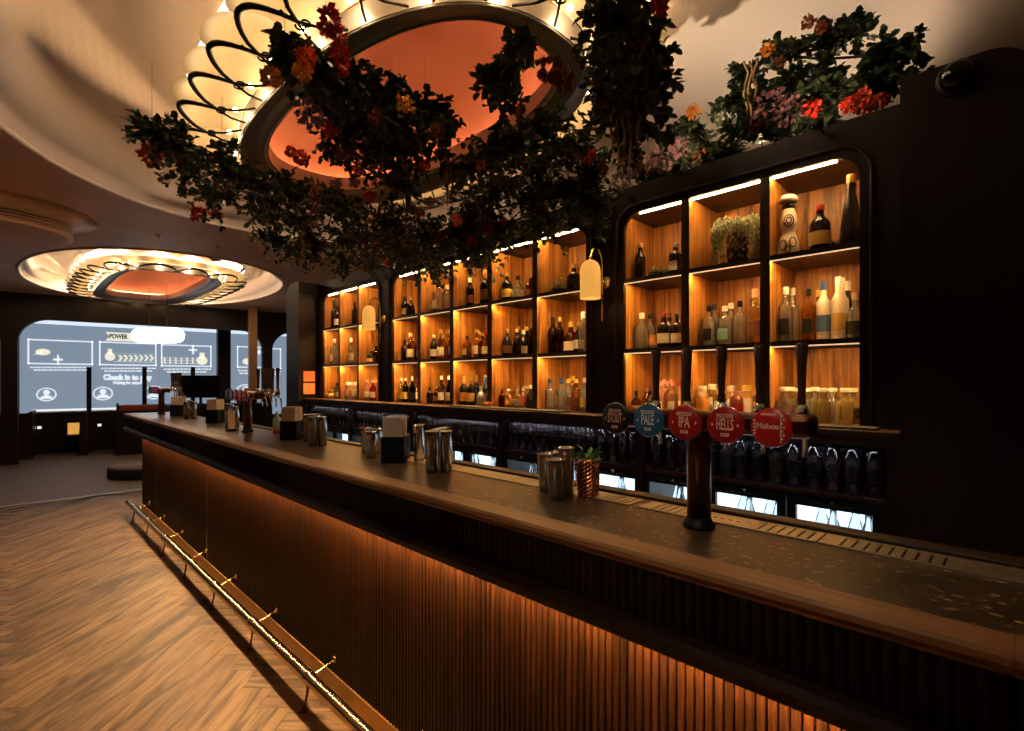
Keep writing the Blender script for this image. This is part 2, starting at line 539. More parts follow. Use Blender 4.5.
NSC = 22
def perim(a, b, n, e=2.5):
    # n points evenly spaced along the oval with outward normals
    dense = oval(a, b, 720, e)
    L = [0]
    for i in range(720):
        p, q = dense[i], dense[(i + 1) % 720]
        L.append(L[-1] + math.hypot(q[0] - p[0], q[1] - p[1]))
    out = []
    k = 0
    for i in range(n):
        t = L[-1] * i / n
        while L[k + 1] < t: k += 1
        f = (t - L[k]) / max(1e-9, L[k + 1] - L[k])
        p, q = dense[k], dense[(k + 1) % 720]
        d = Vector((q[0] - p[0], q[1] - p[1])).normalized()
        out.append((Vector((p[0] + (q[0] - p[0]) * f, p[1] + (q[1] - p[1]) * f)), Vector((d.y, -d.x))))
    return out

def ring_light(loc, ys, label, power, z=3.0, e=2.5):
    root = empty('ring_ceiling_light', (loc[0], loc[1], z))
    tag(root, label, 'ceiling light', 'ring ceiling lights')
    path = [((p.x, p.y, 0), (n.x, n.y, 0), (0, 0, 1)) for p, n in perim(RA, RB * ys, 120, e)]
    prof = [(0.0, 0.0), (0.012, 0.0), (0.012, 0.10), (-0.15, 0.16), (-0.17, 0.15), (-0.17, 0.055), (-0.15, 0.045), (-0.13, 0.06),
            (-0.10, 0.072), (-0.06, 0.072), (-0.03, 0.058), (-0.012, 0.03)]
    MB().sweep(prof, path, True).build('metal_ring', M['ringmetal'], root)
    for q, w in ((0.0, 0.008), (-0.145, 0.006)):
        pts = [(p.x + n.x * q, p.y + n.y * q, -0.002 if q == 0 else 0.042) for p, n in perim(RA, RB * ys, 120, e)]
        MB().tube(pts, w, 6, True).build('ring_bead', M['ringmetal'], root)
    # sky dome inside the ring
    rows = []
    for j in range(13):
        t = j / 12
        k = math.cos(t * PI / 2)
        rows.append([(p[0] * k, p[1] * k, 0.17 + 0.42 * math.sin(t * PI / 2)) for p in oval(RA - 0.045, RB * ys - 0.045, 72, e)])
    MB().grid(rows, True, True).build('sky_dome', M['sky'], root)
    pts = [(p.x - n.x * 0.085, p.y - n.y * 0.085, 0.165) for p, n in perim(RA, RB * ys, 100, e)]
    MB().tube(pts, 0.010, 6, True).build('cove_light', M['cove_led'], root)
    # scalloped shells around the ring
    cp = perim(RA, RB * ys, 120, e)
    MB().grid([[(p.x + n.x * r_, p.y + n.y * r_, z_) for p, n in cp] for r_, z_ in ((0.0, 0.34), (0.24, 0.34), (0.30, 0.30))], False, True).build('canopy_plate', M['plaster'], root)
    nsc = int(NSC * (1 if ys == 1 else 1.27))
    A = perim(RA + 0.012, RB * ys + 0.012, nsc * 12, e)
    tot = 0.36
    me_cache = {}
    for k in range(nsc):
        rows = []
        for j in range(9):
            t = j / 8
            row = []
            for i in range(13):
                p, n = A[(k * 12 + i) % (nsc * 12)]
                lobe = math.sin(PI * i / 12)
                reach = tot * (0.85 + 0.15 * lobe ** 0.55)
                # shell curves up from the ring, out, then down to a free scalloped lip
                zz = 0.11 + 0.12 * math.sin(PI * min(1.0, t * 1.1)) * (0.5 + 0.5 * lobe) + 0.0 * t
                row.append((p.x + n.x * reach * t, p.y + n.y * reach * t, zz))
            rows.append(row)
        MB().grid(rows, True).build('shell_shade', M['shade_cream'], root)
        p, n = A[(k * 12 + 6) % (nsc * 12)]
        b = MB().lathe([(0, -0.016), (0.011, -0.011), (0.016, 0), (0.011, 0.011), (0, 0.016)], 10,
                   (p.x + n.x * 0.05, p.y + n.y * 0.05, 0.085)).build('bulb', M['bulb'], root)
        ld = bpy.data.lights.new('bulb_light', 'POINT'); ld.energy = power; ld.color = (1.0, 0.70, 0.36); ld.shadow_soft_size = 0.03
        ld.energy = power * 0.20
        lo = bpy.data.objects.new('bulb_light', ld); COL.objects.link(lo); lo.parent = root
        lo.location = (p.x + n.x * 0.07, p.y + n.y * 0.07, 0.045)
        ld = bpy.data.lights.new('added_ceiling_fill', 'POINT'); ld.energy = power * 2.2; ld.color = (1.0, 0.76, 0.50); ld.shadow_soft_size = 0.06  # unseen fill light added above the shells to brighten the saucer
        lo = bpy.data.objects.new('added_ceiling_fill', ld); COL.objects.link(lo); lo.parent = root
        lo.location = (p.x + n.x * 0.27, p.y + n.y * 0.27, 0.275)
        # wrought-iron arch following the lip, with two rods back to the ring
        arc = []
        for i in range(13):
            p, n = A[(k * 12 + i) % (nsc * 12)]
            lobe = math.sin(PI * i / 12)
            rr = tot * (0.50 + 0.42 * lobe ** 0.7)
            arc.append((p.x + n.x * rr, p.y + n.y * rr, -0.02 + 0.04 * lobe))
        mb = MB().tube(arc, [0.008 + 0.006 * math.sin(PI * i / 12) for i in range(13)], 7)
        nodep = Vector(arc[0])
        for off in (-4, 4):
            p, n = A[(k * 12 + off) % (nsc * 12)]
            pa = Vector((p.x + n.x * 0.01, p.y + n.y * 0.01, 0.0))
            mid = (nodep + pa) / 2 + Vector((0, 0, -0.012)) 
            mb.tube([nodep, mid, pa], 0.006, 6)
        # scroll curls and a little finial at the node
        p0, n0 = A[(k * 12) % (nsc * 12)]
        tng = Vector((-n0.y, n0.x, 0)); nn = Vector((n0.x, n0.y, 0))
        for sg in (-1, 1):
            curl = [nodep + (nn * (-0.03) + (nn * math.cos(q) + tng * sg * (1 + math.sin(q))) * 0.022 * (1 - q / 14)) for q in [x * 0.6 for x in range(10)]]
            mb.tube(curl, 0.0042, 6)
        mb.tube([nodep, nodep + nn * 0.075 + Vector((0, 0, -0.005))], [0.008, 0.005], 6)
        mb.lathe([(0, -0.01), (0.010, 0), (0, 0.01)], 8, tuple(nodep + nn * 0.03))
        mb.lathe([(0, -0.01), (0.010, 0), (0, 0.01)], 8, tuple(nodep + nn * 0.07))
        mb.build('iron_scroll', M['iron'], root)
    return root
ring_light((1.72, 2.80), 1.0, 'large oval scalloped ring light with orange dome above the bar', 9.0)
ring_light((1.77, 10.22), 1.36, 'smaller looking oval ring light glowing in the ceiling beyond the bar end', 9.0, 3.0, 3.6)

# slotted air vent drum at the left
vent = empty('air_vent', (-0.06, 6.66, 0)); tag(vent, 'round plaster air vent drum with slotted side under the ceiling', 'air vent')
vb = [(0, 2.85), (0.50, 2.85), (0.535, 2.856), (0.545, 2.87)]
MB().lathe(vb + [(0.545, 2.872), (0, 2.872)], 64).build('bottom_plate', M['plaster_flat'], vent)
for i in range(4):
    z = 2.884 + i * 0.026
    MB().lathe([(0.525, z), (0.545, z), (0.545, z + 0.009), (0.525, z + 0.009)], 64).build('slat', M['plaster_flat'], vent)
MB().lathe([(0.50, 2.86), (0.50, 2.98)], 48).build('duct_core', M['black'], vent)
MB().lathe([(0.50, 2.98), (0.545, 2.978), (0.56, 3.0), (0.62, 3.03), (0.74, 3.0495), (0.5, 3.0495)], 64).build('flared_collar', M['plaster_flat'], vent)
for q, (u, v) in enumerate(((158, 235), (217, 246))):
    d = (CEIL - HC) * F / (381 - v)
    p = at(u, v, d)
    sp = MB().lathe([(0, -0.035), (0.008, -0.035), (0.01, -0.02), (0.03, -0.018), (0.012, -0.012), (0.012, -0.004), (0.035, -0.003), (0.035, 0)], 12).build('sprinkler_head', M['chrome'], None, (p.x, p.y, CEIL - 0.0005))
    tag(sp, ['chrome ceiling sprinkler nearer the air vent', 'chrome ceiling sprinkler nearer the hanging flowers'][q], 'sprinkler', 'ceiling sprinklers')

# ------------------------------------------------------------------ far end: framed openings with big screens
WX, WY, WR = 0.07, 12.58, -R(6.49)
ex, ey = math.cos(WR), math.sin(WR)
nx, ny = -ey, ex
def wall_s(u, n):                                # position along the far wall plane n metres behind its face, and depth
    rx, ry = ray(u)
    ox, oy = WX + nx * n, WY + ny * n
    det = rx * (-ey) + ex * ry
    d = (ox * (-ey) + ex * oy) / det
    px, py = rx * d, ry * d
    return (px - ox) * ex + (py - oy) * ey, d
def wz(v, d): return HC + (381 - v) / F * d

ow = []
for a0, a1 in ((-4.1, -0.12), (0.10, 4.10), (4.30, 6.0)):
    ow.append([(p[0], p[1]) for p in rrect(a0, a1, 0.001, 2.60, 0.42, (0, 0, 1, 1), 10)])
out = [(-4.3, 0.0)]
for h in ow: out += [(h[0][0], 0.0)] + list(reversed(h[1:])) [0:0]
# fascia with pillars: walk the outline under each arch
poly = [(-4.3, 0)]
for h in ow:
    a0 = h[0][0]; a1 = h[1][0]
    arch = [p for p in h[2:]]                     # from a1 top round to a0
    poly += [(a0, 0.0)] + list(reversed(arch)) + [(a1, 0.0)]
poly += [(6.4, 0), (6.4, 3.3), (-4.3, 3.3)]
struct(MB().prism(poly, 0.0, 0.16, 'y').build('wall_far', M['walnut'], None, (WX, WY, 0), WR))
struct(MB().box(-4.5, 7, 3.2, 3.3, -0.02, 3.6).build('wall_far_rear', M['blackmatte'], None, (WX, WY, 0), WR))
struct(MB().box(-4.5, 7, 0.17, 3.2, 3.02, 3.1).build('ceiling_far_bay', M['blackmatte'], None, (WX, WY, 0), WR))

NS = 2.9                                         # the screens stand this far behind the arches
def screen(u0, u1, label, graphics):
    s0, d0 = wall_s(u0, NS); s1, d1 = wall_s(u1, NS)
    root = empty('projection_screen', (WX + nx * NS, WY + ny * NS, 0), WR)
    tag(root, label, 'screen', 'projection screens')
    MB().box(s0, s1, 0, 0.03, 0.55, 2.95).build('screen_panel', M['screen'], root)
    # white band across the top
    sA, dA = wall_s((u0 + u1) / 2, NS)
    MB().box(s0, s1, -0.006, 0.0, 2.76, 2.95).build('header_band', M['screen_top'], root)
    ink, cream = MB(), MB()
    def PX(u): return abs(wall_s(u + 0.5, NS)[0] - wall_s(u - 0.5, NS)[0])
    def PZ(u): return wall_s(u, NS)[1] / F
    def S(u, v):
        s, d = wall_s(u, NS); return s, wz(v, d)
    def rect_line(u0, v0, u1, v1, w=0.028):
        a, b = S(u0, v0), S(u1, v1)
        zt, zb = a[1], b[1]
        for q in ((a[0], b[0], zt - w, zt), (a[0], b[0], zb, zb + w), (a[0], a[0] + w, zb, zt), (b[0] - w, b[0], zb, zt)):
            ink.box(q[0], q[1], -0.006, 0, q[2], q[3])
    def bar(u0, v0, u1, v1, m=ink):
        a, b = S(u0, v0), S(u1, v1)
        m.box(a[0], b[0], -0.006, 0, min(a[1], b[1]), max(a[1], b[1]))
    def plus(u, v, r):
        c = S(u, v); a, b = r * PX(u), r * PZ(u)
        ink.box(c[0] - a, c[0] + a, -0.006, 0, c[1] - b * 0.2, c[1] + b * 0.2)
        ink.box(c[0] - a * 0.2, c[0] + a * 0.2, -0.006, 0, c[1] - b, c[1] + b)
    def disc(u, v, rx, rz, m=ink, ring=0.0):
        c = S(u, v); rx *= PX(u); rz *= PZ(u)
        n = 28
        o = [(c[0] + rx * math.cos(2 * PI * i / n), c[1] + rz * math.sin(2 * PI * i / n)) for i in range(n)]
        h = [[(c[0] + rx * ring * math.cos(2 * PI * i / n), c[1] + rz * ring * math.sin(2 * PI * i / n)) for i in range(n)]] if ring else []
        m.prism(o, -0.006, 0, 'y', h)
    def person(u, v):
        disc(u, v, 10.2, 6.8, ink, 0.86)
        disc(u, v - 2.0, 3.3, 2.7)
        c = S(u, v + 4.4); px, pz = PX(u), PZ(u)
        n = 14
        ink.prism([(c[0] + 6.6 * px * math.cos(PI * i / n), c[1] + 3.6 * pz * math.sin(PI * i / n)) for i in range(n + 1)], -0.006, 0, 'y')
    def txt(body, u, v, size, m, sx=1.0, bold=0.0):
        c = S(u, v)
        mt = Matrix(((1, 0, 0, c[0]), (0, 0, -1, -0.011), (0, 1, 0, c[1]), (0, 0, 0, 1)))
        text_obj('screen_text', body, size, m, root, mt, 0.002, sx, bold)
    def small_lines(u0, u1, v):
        for k, (a, b) in enumerate(((0, 1), (0.06, 0.93))):
            L = u1 - u0
            u = u0 + a * L
            while u < u0 + b * L - 1.5:
                w = rnd.uniform(1.6, 4.5)
                bar(u, v + k * 2.7, min(u + w, u0 + b * L), v + k * 2.7 + 1.2)
                u += w + 0.8
    graphics(rect_line, bar, plus, disc, person, txt, small_lines, ink, cream, S)
    if ink.v: ink.build('screen_graphic', M['screen_ink'], root)  # on the main screen this includes the painted sill reflection
    if cream.v: cream.build('screen_print', M['screen_yel'], root)
    return root

def g_main(rect_line, bar, plus, disc, person, txt, small_lines, ink, cream, S):
    rect_line(27.5, 338.8, 93, 365); rect_line(99, 341.3, 156.5, 366); rect_line(161, 344, 211.5, 367)
    disc(43, 352, 7.5, 3.2, cream); plus(58, 359.5, 4.8)
    c = S(36, 353); cream.prism([(c[0] - 0.06, c[1] - 0.05), (c[0] + 0.1, c[1] - 0.0), (c[0] + 0.1, c[1] + 0.04)], -0.006, 0, 'y')
    # bulb and arrow rails
    disc(110, 356.5, 5.2, 4.2, cream); bar(107.8, 348.8, 112, 354, cream)
    bar(114, 353.2, 154, 354.2, cream); bar(114, 361.4, 154, 362.4, cream)
    for k in range(7):
        u = 118 + k * 5.2
        a, b = S(u, 355), S(u + 2.2, 358); d = S(u, 361)
        cream.prism([(a[0], a[1]), (a[0] + 0.05, a[1]), (b[0] + 0.05, b[1]), (d[0] + 0.05, d[1]), (d[0], d[1]), (b[0], b[1])], -0.006, 0, 'y')
    plus(193, 350, 4.2)
    disc(202, 360.5, 5.4, 4.4, cream); bar(199.6, 352.6, 204.5, 358, cream)
    bar(162, 357.6, 198, 358.6, cream); bar(162, 362.6, 198, 363.6, cream); bar(162, 360, 198, 361, cream)
    for k in range(6): bar(164 + k * 5.6, 357.6, 165.2 + k * 5.6, 363.6, cream)
    small_lines(30, 92, 366.8); small_lines(101, 156, 367.8); small_lines(164, 211, 368.6)
    # banner with the word on it
    a, b = S(105.5, 332), S(132, 341.5)
    cream.prism([(a[0], a[1]), (b[0] + 0.1, a[1]), (b[0] + 0.1, b[1]), (a[0], b[1]), (a[0] + 0.08, (a[1] + b[1]) / 2)], -0.006, 0, 'y')
    t = S(119.5, 336.8)
    txt('POWER', 118.3, 336.7, 0.15, M['black'], 0.66, 0.006)
    bar(33, 409.6, 117, 411.2); bar(120, 408.8, 205, 410.4)  # screen's reflection along the sill, painted as glowing white bars
    txt('Check in to play', 128, 377.5, 0.175, M['screen_ink'], 0.80, 0.010)
    txt('Waiting for players', 128, 382.8, 0.095, M['screen_ink'], 0.78, 0.004)
    person(46.5, 394.5); person(103, 393.5); person(154, 392.5)
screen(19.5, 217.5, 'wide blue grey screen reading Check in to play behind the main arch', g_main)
def g_second(rect_line, bar, plus, disc, person, txt, small_lines, ink, cream, S):
    rect_line(237, 346, 263, 368); rect_line(268, 348, 281, 369)
    disc(247, 361.5, 4.5, 3, cream); plus(259, 352, 3)
    small_lines(238, 262, 370); small_lines(268, 281, 371)
    person(246, 391)
screen(231, 292, 'narrow blue grey screen seen between dark posts beside the bar end', g_second)
def g_left(rect_line, bar, plus, disc, person, txt, small_lines, ink, cream, S):
    rect_line(-60, 338, -8, 365)
screen(-90, 0.5, 'sliver of blue grey screen at far left behind the pillar', g_left)

def far_obj(u, n): return wall_s(u, n)
# dark pillar between screens and slim brown post in front of it
s0, d = wall_s(218, 2.2); s1, _ = wall_s(230, 2.2)
struct(MB().box(s0, s1, 2.2, 2.45, 0, 3.0).build('trim_8', M['walnut'], None, (WX, WY, 0), WR))
s0, d = wall_s(248.5, -0.6); s1, _ = wall_s(256.5, -0.6)
struct(MB().box(s0, s1, -0.68, -0.55, 0, 3.05).build('trim_9', M['nosing'], None, (WX, WY, 0), WR))
# low lane wall behind the arch with sill
NW = 1.5
sa, da = wall_s(-40, NW); sb, db = wall_s(262, NW)
ztop = wz(412.5, wall_s(60, NW)[1])
struct(MB().box(sa, sb, NW, NW + 0.1, 0, ztop).build('wall_lane', M['walnut'], None, (WX, WY, 0), WR))
struct(MB().box(wall_s(33, NW)[0], sb, NW - 0.015, NW + 0.12, ztop, ztop + 0.025).build('trim_10', M['screen_top'] if False else M['white'], None, (WX, WY, 0), WR))
for q, u in enumerate((89, 144.5, 193)):
    s, d = wall_s(u, NW - 0.1)
    po = MB().box(s - 0.04, s + 0.04, NW - 0.14, NW - 0.02, 0, wz(367, d)).build('lane_post', M['walnut'], None, (WX, WY, 0), WR)
    tag(po, ['dark square lane post left of the red bench', 'dark square lane post above the red bench', 'dark lane post standing behind the black monitor'][q], 'post', 'lane posts')
# curved wing seats / ball returns and the glowing niche
for q, (u, w) in enumerate(((26, 11), (83.6, 6))):
    s, d = wall_s(u, NW - 0.5); hw = w / 2 / F * d
    zt = wz(411, d)
    prof = [(s - hw, 0)] + [(s - hw + 2 * hw * t, zt * (0.55 + 0.45 * math.sin(t * PI / 2) ** 0.6)) for t in [i / 8 for i in range(9)]] + [(s + hw, 0)]
    o = MB().prism(prof, NW - 0.75, NW - 0.05, 'y').build('lane_divider', M['flute'], None, (WX, WY, 0), WR)
    tag(o, ['curved wooden lane divider beside the left pillar', 'curved wooden lane divider right of the glowing niche'][q], 'divider', 'curved lane dividers')
s, d = wall_s(74, NW - 0.02)
nb = empty('ball_return', (WX, WY, 0), WR); tag(nb, 'small ball return box with glowing amber opening on the low wall', 'ball return')
hw = 4.6 / F * d
MB().prism([(s - hw - .04, wz(436, d)), (s + hw + .04, wz(436, d)), (s + hw + .04, wz(419, d)), (s - hw - .04, wz(419, d))], NW - 0.30, NW - 0.005, 'y',
           [[(s - hw, wz(434, d)), (s + hw, wz(434, d)), (s + hw, wz(422, d)), (s - hw, wz(422, d))]]).build('box_frame', M['walnut'], nb)
MB().box(s - hw, s + hw, NW - 0.05, NW - 0.02, wz(434, d), wz(422, d)).build('lit_back', M['niche'], nb)
for q, (u, v) in enumerate(((39.5, 427.5), (99.5, 425))):
    s, d = wall_s(u, NW)
    o = MB().box(s - 0.03, s + 0.03, NW - 0.03, NW - 0.002, wz(v, d) - 0.025, wz(v, d) + 0.025).build('lane_button', M['screen_ink'], None, (WX, WY, 0), WR)
    tag(o, ['tiny lit white button on the low wall left of the glowing niche', 'tiny lit white button on the low wall right of the glowing niche'][q], 'button', 'lane buttons')
# red padded bench
s0, d = wall_s(119, 0.35); s1, _ = wall_s(205, 0.35)
bn = empty('bench', (WX, WY, 0), WR); tag(bn, 'dark red padded bench back beyond the far bar end', 'bench')
zt = wz(405, d)
MB().box(s0, s1, 0.42, 0.85, 0.40, 0.52).build('seat', M['red_seat'], bn, bevel=0.02)
MB().box(s0, s1, 0.27, 0.41, zt - 0.13, zt).build('backrest', M['red_seat'], bn, bevel=0.03)
MB().box(s0, s1, 0.29, 0.40, 0.40, zt - 0.13).build('back_board', M['walnut'], bn)
MB().box(s0 - 0.04, s0, 0.26, 0.85, 0.0, zt + 0.02).build('end_panel', M['walnut'], bn)
MB().box(s0, s1, 0.30, 0.80, 0.0, 0.40).build('base', M['walnut'], bn)
# glowing pill pendant
pp = at(158, 335.5, 8.5)
pd = empty('pill_pendant', (pp.x, pp.y, pp.z)); tag(pd, 'glowing white pill shaped pendant lamp before the screens', 'pendant lamp')
pd.rotation_euler = (0, 0, R(-45))
pts = [(-0.30 + 0.06 * i, 0, 0) for i in range(11)]
rr = 0.125
cap = [(-0.30 - rr * math.sin(a), rr * math.cos(a)) for a in [PI / 2 - PI / 2 * i / 6 for i in range(6)]]
path = [(x, 0, 0) for x, _ in cap] + pts + [(-x, 0, 0) for x, _ in reversed(cap)]
rads = [max(0.004, r) for _, r in cap] + [rr] * 11 + [max(0.004, r) for _, r in reversed(cap)]
MB().tube(path, rads, 20).build('lamp_shade', M['pendant'], pd)
for x in (-0.15, 0.15):
    MB().tube([(x, 0, rr - 0.005), (x, 0, CEIL - pp.z)], 0.004, 6).build('cord', M['black'], pd)
# round low plinth (table base) on the grey floor
rp = empty('round_plinth', (1.62, 9.75, 0)); tag(rp, 'low round black plinth with grey top on the floor beyond the bar', 'plinth')
MB().lathe([(0.50, 0.0), (0.52, 0.005), (0.52, 0.15), (0.50, 0.16), (0, 0.16)], 48).build('drum', M['blackmatte'], rp)
MB().lathe([(0, 0.16), (0.49, 0.16), (0.49, 0.168), (0, 0.168)], 48).build('top', M['greyfloor'], rp)

# service cabinet with monitor and till beyond the bar
sc = empty('service_cabinet', (2.1, 8.35, 0)); tag(sc, 'black service cabinet carrying the monitor beyond the bar', 'cabinet')
MB().box(-0.45, 0.75, -0.2, 0.35, 0.0, 1.10).build('body', M['blackmatte'], sc, bevel=0.008)
MB().box(-0.47, 0.77, -0.22, 0.37, 1.10, 1.14).build('cabinet_top', M['black'], sc)
for x in (-0.43, 0.16): MB().box(x, x + 0.57, -0.212, -0.2, 0.06, 1.05).build('door', M['black'], sc)
mt = empty('monitor', (1.98, 8.3, 1.14)); tag(mt, 'black flat point of sale monitor on the service cabinet', 'monitor')
mt.rotation_euler = (0, 0, R(-38))
MB().box(-0.29, 0.29, -0.015, 0.02, 0.10, 0.42).build('screen_housing', M['black'], mt, bevel=0.006)
MB().box(-0.275, 0.275, -0.018, -0.015, 0.115, 0.405).build('display', M['navy'], mt)
MB().tube([(0, 0.03, 0.01), (0, 0.03, 0.25)], 0.018, 10).build('stand', M['black'], mt)
MB().lathe([(0.1, 0), (0.1, 0.01), (0.03, 0.02)], 20, (0, 0.03, 0)).build('base', M['black'], mt)
tl = empty('receipt_printer', (2.62, 8.35, 1.14)); tag(tl, 'small brown black receipt printer right of the monitor', 'printer')
MB().box(-0.11, 0.11, -0.1, 0.12, 0.0, 0.17).build('body', M['blackmatte'], tl, bevel=0.012)
MB().box(-0.09, 0.09, -0.07, 0.03, 0.17, 0.185).build('lid', M['handle'], tl)
MB().box(-0.05, 0.05, -0.04, -0.035, 0.185, 0.235).build('paper_slip', M['paper'], tl)

# ------------------------------------------------------------------ bar front
def flutes(mb, x, y0, y1, z0, z1, pitch=0.022, dep=0.007):
    n = int((y1 - y0) / pitch); pitch = (y1 - y0) / n
    lo, hi = [], []
    for i in range(n):
        for k in range(6):
            t = k / 5
            y = y0 + (i + t * 0.9 + 0.05) * pitch
            dx = -dep * math.sqrt(max(0, 1 - (2 * t - 1) ** 2))
            lo.append((x + dx, y, z0)); hi.append((x + dx, y, z1))
    mb.grid([lo, hi], False)
bar_ = empty('bar_counter', (X_PANEL, 3.2, 0)); tag(bar_, 'long dark fluted timber bar front with glowing underlit panels', 'bar counter')
bar_off = (-X_PANEL, -3.2, 0)
def bp(mb, name, mat, **k):
    o = mb.build(name, mat, bar_, bar_off, **k); return o
mb = MB(); flutes(mb, X_PANEL, YN, YE, 0.091, 0.952); mb.box(X_PANEL, X_PANEL + 0.03, YN, YE, 0.0, 0.96)
mb.box(X_PANEL, X_LEDGE - 0.05, YE - 0.02, YE, 0, ZB - 0.04)
bp(mb, 'fluted_panel', M['flute'])
mb = MB()
for u in (157.5, 208):
    y = y_on(u, X_PANEL); mb.box(X_PANEL - 0.010, X_PANEL - 0.004, y - 0.007, y + 0.007, 0.092, 0.95)
bp(mb, 'joint_bead', M['flute'])
bp(MB().box(X_PANEL - 0.012, X_PANEL, YN, YE - 0.005, 0.0, 0.091), 'kick_plate', M['brass_old'])
mb = MB(); flutes(mb, X_NOSE + 0.03, YN, YE, 0.957, ZB - 0.0385, 0.0215, 0.006); mb.box(X_NOSE + 0.03, X_NOSE + 0.05, YN, YE, 0.957, ZB - 0.0385)
mb.box(X_NOSE + 0.03, X_LEDGE, YE - 0.02, YE, 0.957, ZB - 0.0405)
bp(mb, 'fascia', M['flute'] if False else M['walnut'])
lipp = [(0.0, 0.930), (0.03, 0.930), (0.05, 0.957), (0.05, 0.972), (0.022, 0.972), (0.006, 0.966), (-0.002, 0.952)]
mb = MB().prism([(X_NOSE + a, b) for a, b in lipp], YN, YE, 'y')
bp(mb, 'lip_moulding', M['walnut_y'])
bp(MB().box(X_NOSE + 0.05, X_PANEL + 0.03, YN, YE, 0.958, 0.972), 'soffit', M['walnut_y'])
bp(MB().box(X_PANEL - 0.030, X_PANEL - 0.018, YN, YE - 0.03, 0.950, 0.957), 'led_strip', M['bar_led'])
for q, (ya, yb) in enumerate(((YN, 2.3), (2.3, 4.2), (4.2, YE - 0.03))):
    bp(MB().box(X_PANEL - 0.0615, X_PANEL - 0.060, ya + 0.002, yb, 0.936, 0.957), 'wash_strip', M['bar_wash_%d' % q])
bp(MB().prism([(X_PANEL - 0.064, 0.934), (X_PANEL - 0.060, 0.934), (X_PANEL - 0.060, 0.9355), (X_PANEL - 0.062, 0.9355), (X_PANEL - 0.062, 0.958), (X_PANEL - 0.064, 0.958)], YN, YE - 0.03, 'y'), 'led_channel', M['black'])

top = empty('worktop', (X_STONE, 3.2, ZB)); tag(top, 'long brown terrazzo bar top with light oak edging', 'worktop')
toff = (-X_STONE, -3.2, -ZB)
nose = [(0.0, ZB - 0.006), (0.006, ZB), (X_STONE - X_NOSE, ZB), (X_STONE - X_NOSE, ZB - 0.038), (0.022, ZB - 0.038), (0.016, ZB - 0.03), (0.016, ZB - 0.022), (0.004, ZB - 0.018)]
MB().prism([(X_NOSE + a, b) for a, b in nose], YN, 0.0050, 'y').build('oak_edge', M['nosing'], top, toff)
MB().prism([(X_NOSE + a, b) for a, b in nose], 0.0056, YE, 'y').build('oak_edge', M['nosing'], top, toff)
MB().box(X_STONE, X_LEDGE - 0.03, YN, YE, ZB - 0.03, ZB - 0.0005).build('stone_slab', M['stone'], top, toff)
MB().box(X_LEDGE - 0.055, X_LEDGE, YN, 5.6, ZB - 0.04, ZB + 0.008).build('rear_ledge', M['walnut_y'], top, toff, bevel=0.004)

# drip trays let into the rear of the bar top: slotted metal with an oval rinser
def drip_tray(y0, y1, label):
    root = empty('drip_tray', ((X_DRIP0 + X_DRIP1) / 2, (y0 + y1) / 2, ZB)); tag(root, label, 'drip tray', 'bar drip trays')
    w = (X_DRIP1 - X_DRIP0) / 2; L = (y1 - y0) / 2
    hs = []
    pitch = 0.0215
    n = int((2 * L - 0.02) / pitch)
    yc = 0.0
    for i in range(n):
        y = -L + 0.018 + i * pitch
        if abs(y - yc) < 0.085: continue
        hs.append([(-w + 0.008, y - 0.0026), (w - 0.008, y - 0.0026), (w - 0.008, y + 0.0026), (-w + 0.008, y + 0.0026)])
    k = 20
    hs.append([( 0.030 * math.cos(2 * PI * i / k), 0.07 * math.sin(2 * PI * i / k)) for i in range(k)])
    MB().prism([(-w, -L), (w, -L), (w, L), (-w, L)], 0.0, 0.003, 'z', hs).build('slotted_plate', M['tray'], root)
    MB().box(-w, w, -L, L, -0.0003, 0.0004).build('well', M['black'], root)
    o2 = [(0.028 * math.cos(2 * PI * i / k), 0.068 * math.sin(2 * PI * i / k)) for i in range(k)]
    hh = [[(0.005 * math.cos(2 * PI * i / 8), yy + 0.006 * math.sin(2 * PI * i / 8)) for i in range(8)] for yy in (-0.04, -0.02, 0, 0.02, 0.04)]
    MB().prism(o2, 0.0005, 0.0028, 'z', hh).build('glass_rinser', M['tray'], root)
yt = [(-0.30, 0.318), (0.322, 0.77), (0.80, 1.20), (1.20, 1.60), (1.60, 2.10)]
lt = ['slotted steel drip tray at the near end of the bar top', 'slotted steel drip tray behind the near beer tap tower', 'slotted steel drip tray behind the copper cup',
      'slotted steel drip tray left of the steel cups', 'slotted steel drip tray right of the steel tumblers']
for (a, b), l in zip(yt, lt): drip_tray(a, b, l)

